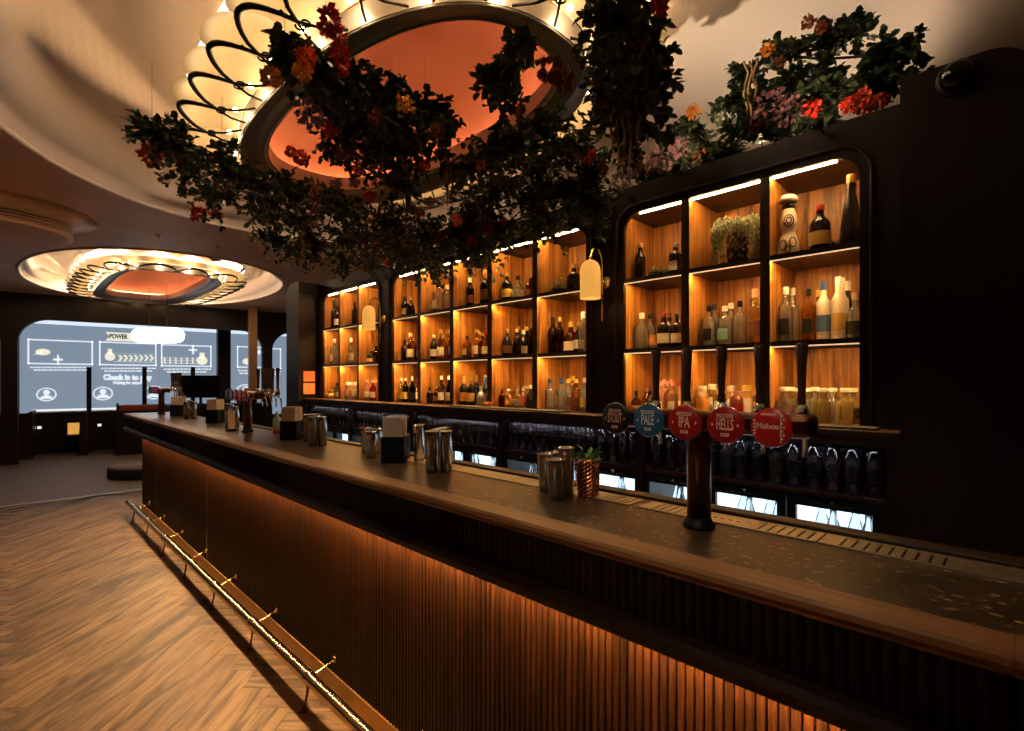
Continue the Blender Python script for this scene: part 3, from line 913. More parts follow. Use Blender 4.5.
# foot rail
rail = empty('foot_rail', (0.97, 3.2, 0)); tag(rail, 'long round brass foot rail on brackets along the bar front', 'foot rail')
RX, RZ = 0.97, 0.145
ro = (-0.97, -3.2, 0)
y_far = y_on(128.5, RX)
MB().tube([(RX, y, RZ) for y in [YN + i * (y_far - YN) / 30 for i in range(31)]], 0.0265, 20).build('rail', M['brass'], rail, ro)
MB().lathe([(0, -0.01), (0.02, -0.008), (0.029, 0), (0.029, 0.02)], 20, mat=Matrix.Translation((RX, y_far, RZ)) @ Matrix.Rotation(R(90), 4, 'X')).build('end_cap', M['brass'], rail, ro)
ys = [y_on(u, RX) for u in (335,)]
ks = [1.55 + i * 0.72 for i in range(-2, 8)]
for y in ks:
    if y > y_far - 0.05: continue
    MB().lathe([(0.027, -0.022), (0.030, -0.018), (0.030, 0.018), (0.027, 0.022)], 20, mat=Matrix.Translation((RX, y, RZ)) @ Matrix.Rotation(R(90), 4, 'X')).build('collar', M['brass'], rail, ro)
    MB().tube([(RX + 0.012, y + 0.02, RZ - 0.012), (RX + 0.05, y + 0.02, RZ - 0.008), (RX + 0.09, y + 0.02, RZ + 0.004), (X_PANEL - 0.006, y + 0.02, RZ + 0.02)], 0.0055, 8).lathe(
        [(0.016, 0), (0.016, 0.006), (0.006, 0.01)], 14, mat=Matrix.Translation((X_PANEL - 0.0075, y + 0.02, RZ + 0.02)) @ Matrix.Rotation(R(-90), 4, 'Y')).build('wall_bracket', M['brass'], rail, ro)
    MB().tube([(RX, y, RZ - 0.02), (RX - 0.003, y, 0.08), (RX - 0.012, y, 0.03), (RX - 0.02, y, 0.004)], [0.008, 0.006, 0.006, 0.009], 8).lathe(
        [(0.02, 0), (0.02, 0.005), (0.008, 0.008)], 14, (RX - 0.02, y, 0)).build('leg', M['bronze'], rail, ro)

# ------------------------------------------------------------------ back bar
# shelf wall: face panel with three rounded openings
UNITS = [('near', 0.484, 1.651, 3), ('middle', 1.924, 4.176, 5), ('far', 4.43, 5.644, 3)]
hol = [[(p[0], p[1]) for p in rrect(a, b, ZC + 0.001, SHELF_Z[3] + 0.004, 0.10, (0, 0, 1, 1), 8)] for _, a, b, _ in UNITS]
struct(MB().prism([(0.32, ZC - 0.03), (5.78, ZC - 0.03), (5.78, ZTOP), (0.32, ZTOP)], XS, XS + 0.025, 'x', hol).build('wall_shelf', M['walnut']))
struct(MB().box(XS + 0.025, 3.10, 0.32, 5.78, SHELF_Z[3] + 0.03, ZTOP).build('wall_shelf_cap', M['walnut']))
struct(MB().box(2.96, 3.10, 0.32, 5.78, 0, SHELF_Z[3] + 0.03).build('wall_shelf_rear', M['walnut']))
# raised bead round each opening
for i, (_, a, b, _) in enumerate(UNITS):
    e = 0.045
    op = rrect(a - e, b + e, ZC, SHELF_Z[3] + e, 0.13, (0, 0, 1, 1), 8)
    pts = [(XS - 0.004, p[0], p[1]) for p in op[1:]] + [(XS - 0.004, op[0][0], op[0][1])]
    struct(MB().tube(pts, 0.009, 6).build('trim_%d' % (20 + i), M['walnut_y']))
# end wings: upright panels with one rounded top corner
struct(MB().prism(rrect(-0.045, 0.318, 0, ZTOP, 0.13, (0, 0, 0, 1), 10), 2.375, 3.10, 'x').build('wall_end_near', M['walnut']))
struct(MB().prism(rrect(5.78, 6.13, 0, ZTOP, 0.16, (0, 0, 1, 0), 10), 2.36, 3.10, 'x').build('wall_end_far', M['walnut']))
# pair of weakly emissive orange panes on the far wing
am = empty('amber_panel', (2.5, 5.775, 1.33)); tag(am, 'pair of stacked orange panels on the far wing wall', 'wall light')
for z0, z1 in ((0.0, 0.125), (0.145, 0.265)):
    MB().box(-0.09, 0.045, -0.006, 0.004, z0, z1).build('orange_pane', M['amberglow'], am)
MB().prism([(-0.10, -0.012), (0.055, -0.012), (0.055, 0.277), (-0.10, 0.277)], -0.01, 0.004, 'y',
           [[(-0.09, 0.0), (0.045, 0.0), (0.045, 0.125), (-0.09, 0.125)], [(-0.09, 0.145), (0.045, 0.145), (0.045, 0.265), (-0.09, 0.265)]]).build('frame', M['walnut'], am)

ULAB = {'near': 'open oak shelf unit of three columns nearest the camera', 'middle': 'wide open oak shelf unit of five columns between the wall lamps',
        'far': 'open oak shelf unit of three columns farthest from the camera'}
XB = 2.935
COLS = {}
for nm, a, b, n in UNITS:
    root = empty('shelf_unit', (XS + 0.03, (a + b) / 2, ZC)); tag(root, ULAB[nm], 'shelf unit', 'back bar shelf units')
    off = (-(XS + 0.03), -(a + b) / 2, -ZC)
    x0 = XS + 0.0255
    MB().box(XB, XB + 0.02, a - 0.01, b + 0.01, ZC + 0.0005, SHELF_Z[3] + 0.02).build('back_panel', M['oak'], root, off)
    for y in (a, b):
        s = -1 if y == a else 1
        MB().box(x0, XB, min(y, y + s * 0.02), max(y, y + s * 0.02), ZC + 0.0005, SHELF_Z[3] + 0.02).build('side_panel', M['oak'], root, off)
    MB().box(x0, XB, a, b, SHELF_Z[3] + 0.004, SHELF_Z[3] + 0.022).build('top_panel', M['oak_dark'], root, off)
    dv = 0.044 if nm != 'far' else 0.03
    w = (b - a - (n - 1) * dv) / n
    cl = []
    for i in range(n):
        y0 = a + i * (w + dv); cl.append((y0, y0 + w))
    COLS[nm] = list(reversed(cl))               # left to right in the photo = decreasing y
    for i in range(n - 1):
        y0 = cl[i][1]
        d = MB().box(XS + 0.006, XB, y0, y0 + dv, ZC + 0.0005, SHELF_Z[3] + 0.004).build('divider', M['oak'], root, off)
        MB().box(XS + 0.001, XS + 0.006, y0, y0 + dv, ZC + 0.0005, SHELF_Z[3] + 0.004).build('divider_edge', M['oak_dark'], d)
    for r in (1, 2):
        for (y0, y1) in cl:
            sh = MB().box(XS + 0.008, XB, y0, y1, SHELF_Z[r] + 0.002, SHELF_Z[r] + 0.026).build('shelf', M['oak_dark'], root, off)
            MB().box(XS + 0.008, XS + 0.010, y0 + 0.001, y1 - 0.001, SHELF_Z[r] - 0.0035, SHELF_Z[r] + 0.002).build('shelf_edge_line', M['shelf_edge_line'], sh)
            MB().box(XS + 0.0125, XS + 0.0215, y0 + 0.002, y1 - 0.002, SHELF_Z[r] - 0.0002 + 0.002, SHELF_Z[r] + 0.0021).build('led_strip', M['led'], sh)
    for i, (y0, y1) in enumerate(cl):
        p = 0.09 if i == 0 else 0.002
        q = 0.09 if i == n - 1 else 0.002
        MB().box(XS + 0.028, XS + 0.036, y0 + p, y1 - q, SHELF_Z[3] + 0.000, SHELF_Z[3] + 0.0035).build('led_strip', M['led_top'], root, off)

# back counter: slab, glass-rack bays
bc = empty('back_counter', (XC, 3.0, 0)); tag(bc, 'long dark back counter under the bottle shelves with open glass bays', 'back counter')
bo = (-XC, -3.0, 0)
Y0, Y1 = 0.322, 5.775
MB().box(XC, XS - 0.001, Y0, Y1, ZC - 0.035, ZC).build('counter_top', M['walnut_y'], bc, bo, bevel=0.004)
MB().box(XS, 2.955, Y0, Y1, ZC - 0.035, ZC - 0.001).build('shelf_base', M['walnut_y'], bc, bo)
MB().box(XC + 0.006, XC + 0.018, Y0, Y1, ZC - 0.060, ZC - 0.035).build('front_lip', M['walnut_y'], bc, bo)
POSTS = [0.345, 1.45, 2.53, 3.61, 4.68, 5.75]
for y in POSTS: MB().box(XC + 0.012, XC + 0.05, y - 0.022, y + 0.022, 0.0, ZC - 0.035).build('post', M['walnut'], bc, bo)
MB().box(XC + 0.02, 2.95, Y0, Y1, 0.995, 1.012).build('glass_shelf', M['walnut_y'], bc, bo)
MB().box(2.90, 2.95, Y0, Y1, 0, 0.99).build('back_board', M['blackmatte'], bc, bo)
MB().box(2.82, 2.83, Y0, Y1, 1.013, ZC - 0.036).build('bay_back', M['blackmatte'], bc, bo)

M['added_bay_fill'] = emit('added_bay_fill', (0.92, 0.86, 1.0), 20.0)  # hidden strip added under the slab to brighten the glasses
for i in range(5):
    MB().box(2.442, 2.448, POSTS[i] + 0.03, POSTS[i + 1] - 0.03, ZC - 0.037, ZC - 0.0352).build('added_bay_fill', M['added_bay_fill'], bc, bo)

# bar mats on the counter
for q, (y0, y1, l) in enumerate(((0.40, 1.25, 'black ribbed bar mat below the nearest shelf columns'), (2.0, 3.1, 'black ribbed bar mat below the middle shelf unit'))):
    o = MB().box(XC + 0.012, XC + 0.125, y0, y1, ZC + 0.0005, ZC + 0.010).build('bar_mat', M['rubber']); tag(o, l, 'bar mat', 'rubber bar mats')

# fridges, three glass doors each
WIN = [[0.413, 0.765, 1.12], [1.485, 1.84, 2.20], [2.593, 2.95, 3.31], [3.67, 4.02, 4.378], [4.75, 5.08, 5.42]]
FL = ['black three door bottle fridge nearest the camera under the counter', 'black three door bottle fridge behind the copper cup', 'black three door bottle fridge behind the steel tumblers',
      'black three door bottle fridge in the fourth bay', 'black three door bottle fridge in the farthest bay']
def beer_mesh():
    b = MB().lathe([(0.0, 0), (0.029, 0), (0.03, 0.01), (0.03, 0.13), (0.024, 0.165), (0.013, 0.2), (0.013, 0.235), (0, 0.235)], 12)
    return b.mesh('beer_bottle', tint_glass((0.86, 0.93, 0.96)))
beer_me = beer_mesh()
cap_me = MB().lathe([(0, 0.246), (0.015, 0.246), (0.016, 0.236), (0.016, 0.232), (0, 0.232)], 10).mesh('cap', solid((0.1, 0.12, 0.2)))
for i in range(5):
    a, b = POSTS[i] + 0.024, POSTS[i + 1] - 0.024
    root = empty('bottle_fridge', (XC + 0.03, (a + b) / 2, 0)); tag(root, FL[i], 'fridge', 'under counter fridges')
    off = (-(XC + 0.03), -(a + b) / 2, 0)
    xf = XC + 0.055
    mb = MB()
    mb.box(xf, 2.88, a, a + 0.012, 0.02, 0.99); mb.box(xf, 2.88, b - 0.012, b, 0.02, 0.99)
    mb.box(xf, 2.88, a + 0.012, b - 0.012, 0.965, 0.99); mb.box(xf, 2.88, a + 0.012, b - 0.012, 0.02, 0.12); mb.box(2.87, 2.88, a + 0.012, b - 0.012, 0.12, 0.965)
    mb.build('cabinet', M['navy'], root, off)
    MB().box(2.855, 2.868, a + 0.015, b - 0.015, 0.13, 0.96).build('lit_liner', M['fridge_light'], root, off)
    MB().box(xf + 0.03, 2.85, a + 0.013, b - 0.013, 0.685, 0.69).build('wire_shelf', M['steel'], root, off)
    for k, y0 in enumerate(WIN[i]):
        y1 = y0 + 0.275
        d0 = max(a + 0.001, y0 - 0.037); d1 = min(b - 0.001, y1 + 0.037)
        dr = MB().prism([(d0, 0.13), (d1, 0.13), (d1, 0.985), (d0, 0.985)], XC + 0.03, xf - 0.001, 'x', [[(y0, 0.17), (y1, 0.17), (y1, 0.945), (y0, 0.945)]]).build('door', M['navy'], root, off)
        MB().box(XC + 0.042, XC + 0.046, y0, y1, 0.17, 0.945).build('glass_pane', M['glass'], dr)
        MB().tube([(XC + 0.03, y0 + 0.05, 0.965), (XC + 0.012, y0 + 0.07, 0.962), (XC + 0.012, y1 - 0.07, 0.962), (XC + 0.03, y1 - 0.05, 0.965)], 0.005, 6).build('handle', M['black'], dr)
        MB().lathe([(0.009, 0), (0.009, 0.006), (0, 0.007)], 10, mat=Matrix.Translation((XC + 0.03, (y0 + y1) / 2, 0.972)) @ Matrix.Rotation(R(-90), 4, 'Y')).build('lock', M['chrome'], dr)
        if i < 3:
            for j in range(4):
                y = y0 + 0.035 + j * 0.064
                o = inst('beer_bottle', beer_me, None, (2.56 + 0.09 * (j % 2), y, 0.6905))
                tag(o, 'beer bottle standing upright on the top shelf inside the %s' % ['nearest fridge', 'fridge behind the copper cup', 'fridge behind the steel tumblers'][i], 'bottle', 'beer bottles in %s fridge' % ['the nearest', 'the second', 'the third'][i])
                inst('cap', cap_me, o)

# glasses upside down in the bays
def glass_mesh(rt, rb, h):
    p = [(0, 0.006), (rb - 0.004, 0.006), (rt - 0.003, h), (rt, h), (rb, 0.0), (0, 0.0)]
    return MB().lathe(p, 14).mesh('pint_glass', M['beer_glass'])
gm = [glass_mesh(0.034, 0.027, 0.185), glass_mesh(0.032, 0.028, 0.170)]
BAY = ['glass bay nearest the camera', 'second glass bay from the camera', 'middle glass bay', 'fourth glass bay from the camera', 'farthest glass bay']
for i in range(5):
    a, b = POSTS[i] + 0.07, POSTS[i + 1] - 0.07
    kind = [0, 0, 1, 1, 0][i]
    for row in range(2):
        n = 14
        for k in range(n):
            y = a + (b - a) * k / (n - 1) + rnd.uniform(-0.004, 0.004)
            o = inst('beer_glass', gm[kind], None, (2.49 + row * 0.10, y, 1.0125))
            tag(o, 'clear beer glass, %s row, %s under the counter' % (['front', 'rear'][row], BAY[i]), 'glass', '%s row beer glasses in the %s' % (['front', 'rear'][row], BAY[i]))

# ------------------------------------------------------------------ wall sconces
def sconce(y, label):
    root = empty('wall_lamp', (XS, y, 2.075)); tag(root, label, 'wall lamp', 'bell wall lamps')
    MB().lathe([(0.038, 0), (0.038, 0.010), (0.02, 0.016), (0, 0.016)], 20, mat=Matrix.Translation((-0.0005, -0.02, 0)) @ Matrix.Rotation(R(-90), 4, 'Y')).build('wall_plate', M['brass'], root)
    pts = [(-0.02, -0.02, 0)]
    pole = [(-0.045, -0.02, -0.235), (-0.045, -0.02, 0.10)]
    hook = [(-0.045 - 0.06 * (1 - math.cos(t)), -0.02, 0.10 + 0.09 * math.sin(t)) for t in [PI * i / 10 for i in range(11)]]
    MB().tube([pole[0]] + hook + [(-0.165, -0.02, 0.09)], 0.006, 8).build('gooseneck_arm', M['brass'], root)
    MB().tube([(-0.012, -0.02, 0), (-0.045, -0.02, 0)], 0.008, 8).build('joint', M['brass'], root)
    sh = [(0.0, 0.110), (0.012, 0.110), (0.028, 0.104), (0.045, 0.090), (0.055, 0.068), (0.0595, 0.040), (0.060, -0.115), (0.0565, -0.115), (0.056, 0.04), (0.05, 0.07), (0.02, 0.10), (0, 0.104)]
    MB().lathe(sh, 28, (-0.165, -0.02, 0)).build('lamp_shade', M['sconce_shade'], root)
    MB().lathe([(0, -0.03), (0.02, -0.02), (0.028, 0.0), (0.02, 0.02), (0, 0.03)], 14, (-0.165, -0.02, -0.04)).build('bulb', M['sconce_bulb'], root)
    ld = bpy.data.lights.new('wall_lamp_light', 'POINT'); ld.energy = 1.2; ld.color = (1, 0.62, 0.28); ld.shadow_soft_size = 0.03
    lo = bpy.data.objects.new('wall_lamp_light', ld); COL.objects.link(lo); lo.parent = root; lo.location = (-0.165, -0.02, -0.085)
m, nt, b = new_mat('frosted_amber_shade')
b.inputs['Base Color'].default_value = (0.25, 0.11, 0.025, 1); b.inputs['Roughness'].default_value = 0.5
b.inputs['Emission Color'].default_value = (1.0, 0.46, 0.085, 1); b.inputs['Emission Strength'].default_value = 0.78
M['sconce_shade'] = m
M['sconce_bulb'] = emit('sconce_bulb', (1.0, 0.6, 0.3), 5)
sconce(1.79, 'bell shaped amber wall lamp nearer the camera between shelf units')
sconce(4.33, 'bell shaped amber wall lamp farther away between shelf units')

# dome security camera on the near wing
cd = empty('security_camera', (2.375, 0.154, 2.546)); tag(cd, 'black glossy dome security camera on the near wing wall', 'security camera')
MB().lathe([(0.062, 0), (0.062, 0.012), (0.056, 0.018), (0, 0.018)], 28, mat=Matrix.Rotation(R(-90), 4, 'Y')).build('mount_ring', M['black'], cd)
MB().lathe([(0.052, 0.016)] + [(0.052 * math.cos(a), 0.018 + 0.052 * math.sin(a)) for a in [PI / 2 * i / 8 for i in range(1, 9)]], 28, mat=Matrix.Rotation(R(-90), 4, 'Y')).build('dome', plain('black_dome', (0.004, 0.004, 0.004), 0.05), cd)

# ------------------------------------------------------------------ bottles
PROF = {  # (radius factor, height factor), cap from, squareness, default radius
    'round': ([(0, 0), (0.95, 0), (1, 0.012), (1, 0.56), (0.93, 0.62), (0.62, 0.70), (0.40, 0.75), (0.36, 0.80), (0.36, 0.90), (0, 0.90)], 0.87, 0, 0.037),
    'square': ([(0, 0), (0.95, 0), (1, 0.012), (1, 0.62), (0.92, 0.67), (0.45, 0.72), (0.36, 0.75), (0.36, 0.90), (0, 0.90)], 0.86, 1, 0.036),
    'tall': ([(0, 0), (0.95, 0), (1, 0.01), (1, 0.60), (0.95, 0.65), (0.60, 0.71), (0.42, 0.76), (0.40, 0.92), (0, 0.92)], 0.84, 0, 0.034),
    'squat': ([(0, 0), (0.9, 0), (1, 0.03), (1, 0.40), (0.9, 0.55), (0.55, 0.67), (0.32, 0.73), (0.30, 0.88), (0, 0.88)], 0.84, 0, 0.044),
    'wine': ([(0, 0), (0.95, 0), (1, 0.01), (1, 0.55), (0.9, 0.62), (0.55, 0.68), (0.38, 0.72), (0.36, 0.95), (0, 0.95)], 0.74, 0, 0.036),
    'stopper': ([(0, 0), (0.95, 0), (1, 0.012), (1, 0.55), (0.85, 0.63), (0.38, 0.70), (0.34, 0.74), (0.34, 0.88), (0, 0.88)], 0.87, 0.6, 0.034),
    'taper': ([(0, 0), (0.95, 0), (1, 0.01), (0.9, 0.3), (0.62, 0.60), (0.42, 0.72), (0.38, 0.78), (0.38, 0.92), (0, 0.92)], 0.88, 0, 0.042),
    'jar': ([(0, 0), (0.95, 0), (1, 0.02), (1, 0.7), (0.8, 0.8), (0.6, 0.84), (0.6, 0.9), (0, 0.9)], 0.82, 0, 0.033),
}
_bm = {}
def unit_meshes(kind):
    if kind in _bm: return _bm[kind]
    prof, c0, q, r = PROF[kind]
    body = MB().lathe(prof, 16, q=q)
    inner = [(ra * 0.86 if ra > 0.5 else ra * 0.72, min(0.95, za * 0.97 + 0.02)) for ra, za in prof]
    hollow = MB().lathe(prof, 16, q=q).lathe([(0, inner[1][1])] + inner[1:-1] + [(0, inner[-2][1])], 16, q=q)
    nf = len(MB().lathe(prof, 16, q=q).f)
    hollow.f = hollow.f[:nf] + [list(reversed(f)) for f in hollow.f[nf:]]
    rn = [p for p in prof if p[1] >= c0 - 0.05 and p[0] > 0][-1][0]
    if kind == 'stopper':
        cap = MB().lathe([(0, c0), (rn * 0.9, c0), (rn * 1.2, c0 + 0.02), (rn * 1.75, c0 + 0.035), (rn * 1.75, 0.985), (rn * 1.4, 1.0), (0, 1.0)], 14)
    else:
        cap = MB().lathe([(rn * 1.12, c0), (rn * 1.16, c0 + 0.01), (rn * 1.16, 0.99), (rn * 1.0, 1.0), (0, 1.0)], 14)
    l0, l1 = {'squat': (0.10, 0.38), 'taper': (0.08, 0.24), 'wine': (0.14, 0.44), 'jar': (0.2, 0.6)}.get(kind, (0.14, 0.42))
    lab = MB()
    seg = 10
    def rad(z):
        for (ra, za), (rb, zb) in zip(prof, prof[1:]):
            if za <= z <= zb and zb > za: return ra + (rb - ra) * (z - za) / (zb - za)
        return 1.0
    if q:
        k = 1 - 0.12 * q
        for sgn in (-1,):
            lab.box(-k * 1.03, -k * 0.99, -0.72, 0.72, l0, l1)
    else:
        rows = []
        for z in (l0, l1):
            rows.append([(1.025 * rad(z) * math.cos(PI * 0.45 + PI * 1.1 * i / seg + 0.0), 1.025 * rad(z) * math.sin(PI * 0.45 + PI * 1.1 * i / seg), z) for i in range(seg + 1)])
        lab.grid(rows)
    _bm[kind] = (body, cap, lab, r, hollow)
    return _bm[kind]

_mc = {}
def bmesh_for(kind, part, mat):
    k = (kind, part, mat.name)
    if k not in _mc:
        _mc[k] = unit_meshes(kind)[{'body': 0, 'cap': 1, 'label': 2, 'hollow': 4}[part]].mesh('bottle' if part == 'hollow' else part, mat, part != 'hollow')
    return _mc[k]

GL = {'clear': (0.95, 0.96, 0.95), 'amber': (0.80, 0.32, 0.05), 'gold': (0.95, 0.66, 0.22), 'peach': (0.98, 0.55, 0.32), 'pink': (0.95, 0.42, 0.30),
      'red': (0.55, 0.06, 0.03), 'teal': (0.45, 0.80, 0.72), 'brown': (0.25, 0.08, 0.02), 'green': (0.10, 0.22, 0.06), 'yellow': (0.98, 0.78, 0.25)}
SO = {'dark': (0.012, 0.009, 0.008), 'frosted': (0.70, 0.62, 0.50), 'white': (0.75, 0.68, 0.58), 'silver': (0.6, 0.58, 0.55)}
CAPC = {'black': (0.01, 0.01, 0.012), 'white': (0.78, 0.72, 0.64), 'gold': (0.62, 0.40, 0.12), 'red': (0.30, 0.02, 0.02), 'blue': (0.03, 0.07, 0.22), 'cork': (0.50, 0.30, 0.14),
        'silver': (0.6, 0.58, 0.55), 'pink': (0.80, 0.36, 0.26), 'yellow': (0.75, 0.50, 0.10), 'glass': (0.9, 0.88, 0.82), 'brown': (0.12, 0.05, 0.02), 'grey': (0.3, 0.3, 0.3)}
LABC = {'w': ('white', (0.72, 0.64, 0.52)), 'g': ('gold', (0.55, 0.34, 0.08)), 'r': ('red', (0.42, 0.04, 0.03)), 'k': ('black', (0.012, 0.012, 0.012)), 'o': ('orange', (0.75, 0.28, 0.05)),
        'y': ('yellow', (0.75, 0.48, 0.06)), 't': ('teal', (0.25, 0.42, 0.42)), 'b': ('blue', (0.08, 0.16, 0.32)), 'n': ('brown', (0.18, 0.07, 0.03)), '-': (None, None)}
ORD = ['first', 'second', 'third', 'fourth', 'fifth', 'sixth', 'seventh', 'eighth', 'ninth', 'tenth', 'eleventh', 'twelfth', 'thirteenth', 'fourteenth', 'fifteenth', 'sixteenth']
COLNAME = {'near': ['left', 'middle', 'right'], 'middle': ['first', 'second', 'third', 'fourth', 'fifth'], 'far': ['left', 'middle', 'right']}
ROWNAME = ['bottom', 'middle', 'top']
ALLB = []
def stock(unit, col, row, items):
    y0, y1 = COLS[unit][col]
    zb = ZC + 0.0008 if row == 0 else SHELF_Z[row] + 0.0265
    placed = []
    items = sorted(items, key=lambda t: t[0])
    cnt = 0
    for it in items:
        u, vt, kind, body, cap, lab = it[:6]
        rad = it[6] if len(it) > 6 else unit_meshes(kind)[3]
        back = it[7] if len(it) > 7 else 0
        xx = min(XS + (0.115 if row else 0.075) + back * 0.08, XB - rad * 1.06 - 0.006)
        ok = False
        for tr in range(4):
            y = min(max(y_on(u, xx), y0 + rad * 1.06 + 0.005), y1 - rad * 1.06 - 0.005)
            if all(math.hypot(px - xx, py - y) > rad + pr + 0.001 for px, py, pr in placed): ok = True; break
            xx = min(xx + 0.05, XB - rad * 1.06 - 0.006)
        if not ok:
            for s in range(40):
                xx = XS + 0.08 + rnd.random() * 0.2; y = rnd.uniform(y0 + rad * 1.06 + 0.005, y1 - rad * 1.06 - 0.005)
                if all(math.hypot(px - xx, py - y) > rad + pr + 0.001 for px, py, pr in placed): ok = True; break
        if not ok: continue
        placed.append((xx, y, rad))
        dep = (xx + y) * S2
        h = HC + (381 - vt) / F * dep - zb
        h = min(max(h, 0.10), 0.345 if row else 0.33)
        m = tint_glass(GL[body], 0.04, {'clear': 0.90, 'gold': 0.82, 'yellow': 0.82, 'peach': 0.62, 'pink': 0.65, 'teal': 0.5, 'amber': 0.88}.get(body, 1.0)) if body in GL else solid(SO[body], 0.12 if body == 'dark' else 0.35, 0.8 if body == 'silver' else 0)
        o = inst('bottle', bmesh_for(kind, 'hollow' if body in ('clear', 'teal') else 'body', m), None, (xx, y, zb), 0, (rad, rad, h))
        inst('cap', bmesh_for(kind, 'cap', solid(CAPC[cap], 0.35, 0.6 if cap in ('silver', 'gold') else 0)), o)
        if LABC[lab][1] is not None:
            lo = inst('label', bmesh_for(kind, 'label', solid(LABC[lab][1], 0.6)), o)
        cnt += 1
        ALLB.append((o, unit, col, row, u, body, cap, LABC[lab][0]))
    return placed

B = stock
# near unit
B('near', 0, 2, [(639, 243, 'round', 'dark', 'cork', '-', 0.034), (675.5, 243, 'square', 'dark', 'grey', 'w', 0.034)])
B('near', 0, 1, [(635, 313, 'squat', 'clear', 'glass', '-', 0.045), (650, 314, 'round', 'clear', 'black', 'o', 0.036), (663.5, 313, 'round', 'dark', 'red', 'w', 0.034),
                 (669, 313, 'round', 'dark', 'brown', '-', 0.036, 1), (677, 314, 'round', 'dark', 'black', 'w', 0.034)])
B('near', 0, 0, [(636, 391, 'squat', 'brown', 'black', 'g', 0.033), (643, 391, 'squat', 'brown', 'black', 'g', 0.033), (649.5, 391, 'squat', 'dark', 'black', 'g', 0.033),
                 (661, 381, 'square', 'peach', 'pink', 'w', 0.026), (667, 381, 'square', 'peach', 'pink', 'w', 0.026), (673, 381, 'square', 'peach', 'pink', 'w', 0.026), (679, 381, 'square', 'peach', 'red', 'w', 0.026),
                 (664, 379, 'square', 'peach', 'pink', 'w', 0.026, 1), (671, 379, 'square', 'peach', 'pink', 'w', 0.026, 1), (652, 388, 'round', 'gold', 'gold', '-', 0.028, 1.6), (640, 388, 'round', 'amber', 'gold', '-', 0.028, 1.6)])
B('near', 1, 1, [(709, 306, 'square', 'clear', 'black', 'k', 0.034), (714, 304, 'round', 'clear', 'black', '-', 0.034, 1.2), (725, 306, 'square', 'clear', 'white', 't', 0.035),
                 (731, 303, 'round', 'clear', 'white', '-', 0.034, 1.2), (740, 301, 'square', 'clear', 'black', '-', 0.034), (755, 289, 'tall', 'gold', 'cork', 'n', 0.033)])
B('near', 1, 0, [(698, 386, 'jar', 'peach', 'white', 'o'), (705.5, 386, 'jar', 'peach', 'silver', 'w'), (713, 386, 'jar', 'peach', 'white', 'o'), (721, 389, 'jar', 'gold', 'yellow', 'w'),
                 (729, 389, 'jar', 'gold', 'yellow', 'o'), (736.5, 391, 'jar', 'pink', 'pink', 'r'), (744.5, 391, 'jar', 'pink', 'pink', 'r'), (756, 386, 'tall', 'gold', 'gold', 'y', 0.028), (702, 384, 'jar', 'gold', 'white', 'w', 0.03, 1.6), (715, 384, 'jar', 'peach', 'silver', 'o', 0.03, 1.6), (733, 385, 'jar', 'gold', 'gold', 'w', 0.03, 1.6), (748, 385, 'jar', 'gold', 'yellow', 'w', 0.03, 1.6)])
B('near', 2, 2, [(820, 205, 'round', 'dark', 'red', 'g', 0.044), (853, 175, 'taper', 'dark', 'gold', '-', 0.046)])
B('near', 2, 1, [(781, 287, 'square', 'clear', 'white', 'k', 0.030), (787, 288, 'round', 'clear', 'white', '-', 0.03, 1.3), (794, 290, 'round', 'amber', 'yellow', 'n', 0.028),
                 (808.5, 289, 'square', 'amber', 'black', 'k', 0.0275), (823.5, 281, 'tall', 'frosted', 'blue', 'b', 0.029), (838.5, 277, 'tall', 'frosted', 'white', 'g', 0.029),
                 (842, 278, 'tall', 'frosted', 'white', '-', 0.028, 1.3), (848, 281, 'tall', 'dark', 'white', '-', 0.026, 0.9), (854.5, 293, 'squat', 'clear', 'silver', 'k', 0.031)])
B('near', 2, 0, [(783, 387, 'stopper', 'clear', 'glass', '-'), (789.5, 387, 'stopper', 'gold', 'glass', 'r'), (796, 387, 'stopper', 'clear', 'glass', '-'), (803, 388, 'stopper', 'clear', 'glass', 'r'),
                 (814, 388, 'stopper', 'yellow', 'glass', '-'), (822, 388, 'stopper', 'yellow', 'glass', '-'), (829, 388, 'stopper', 'clear', 'glass', 'k'), (838, 388, 'stopper', 'gold', 'glass', '-'),
                 (844, 388, 'stopper', 'gold', 'glass', '-', 0.032, 1), (851, 394, 'square', 'dark', 'black', 'r', 0.042), (809, 388, 'stopper', 'yellow', 'glass', '-', 0.032, 1.6), (824, 388, 'stopper', 'gold', 'glass', '-', 0.032, 1.7), (833, 388, 'stopper', 'clear', 'glass', '-', 0.032, 1.7), (792, 388, 'stopper', 'gold', 'glass', '-', 0.032, 1.7)])
# middle unit, columns from the left of the photo
B('middle', 0, 2, [(399, 296, 'round', 'dark', 'black', 'g'), (410.5, 297, 'squat', 'dark', 'cork', '-')])
B('middle', 0, 1, [(399, 340, 'round', 'dark', 'black', '-'), (409, 333, 'round', 'amber', 'white', 'w'), (414, 335, 'round', 'brown', 'gold', 'w'), (411, 331, 'round', 'amber', 'white', 'w', 0.032, 1.5), (403, 338, 'round', 'dark', 'gold', '-', 0.032, 1.2)])
B('middle', 0, 0, [(398, 378, 'round', 'yellow', 'white', 'y', 0.03), (402, 378, 'round', 'yellow', 'gold', 'w', 0.03), (405.5, 378, 'round', 'green', 'white', 'y', 0.03), (409, 378, 'round', 'clear', 'white', 'w', 0.03),
                   (412.5, 378, 'round', 'green', 'white', 'k', 0.03), (415.5, 378, 'round', 'dark', 'white', 'w', 0.03), (401, 376, 'round', 'yellow', 'white', '-', 0.03, 1.6), (408, 376, 'round', 'yellow', 'white', '-', 0.03, 1.6)])
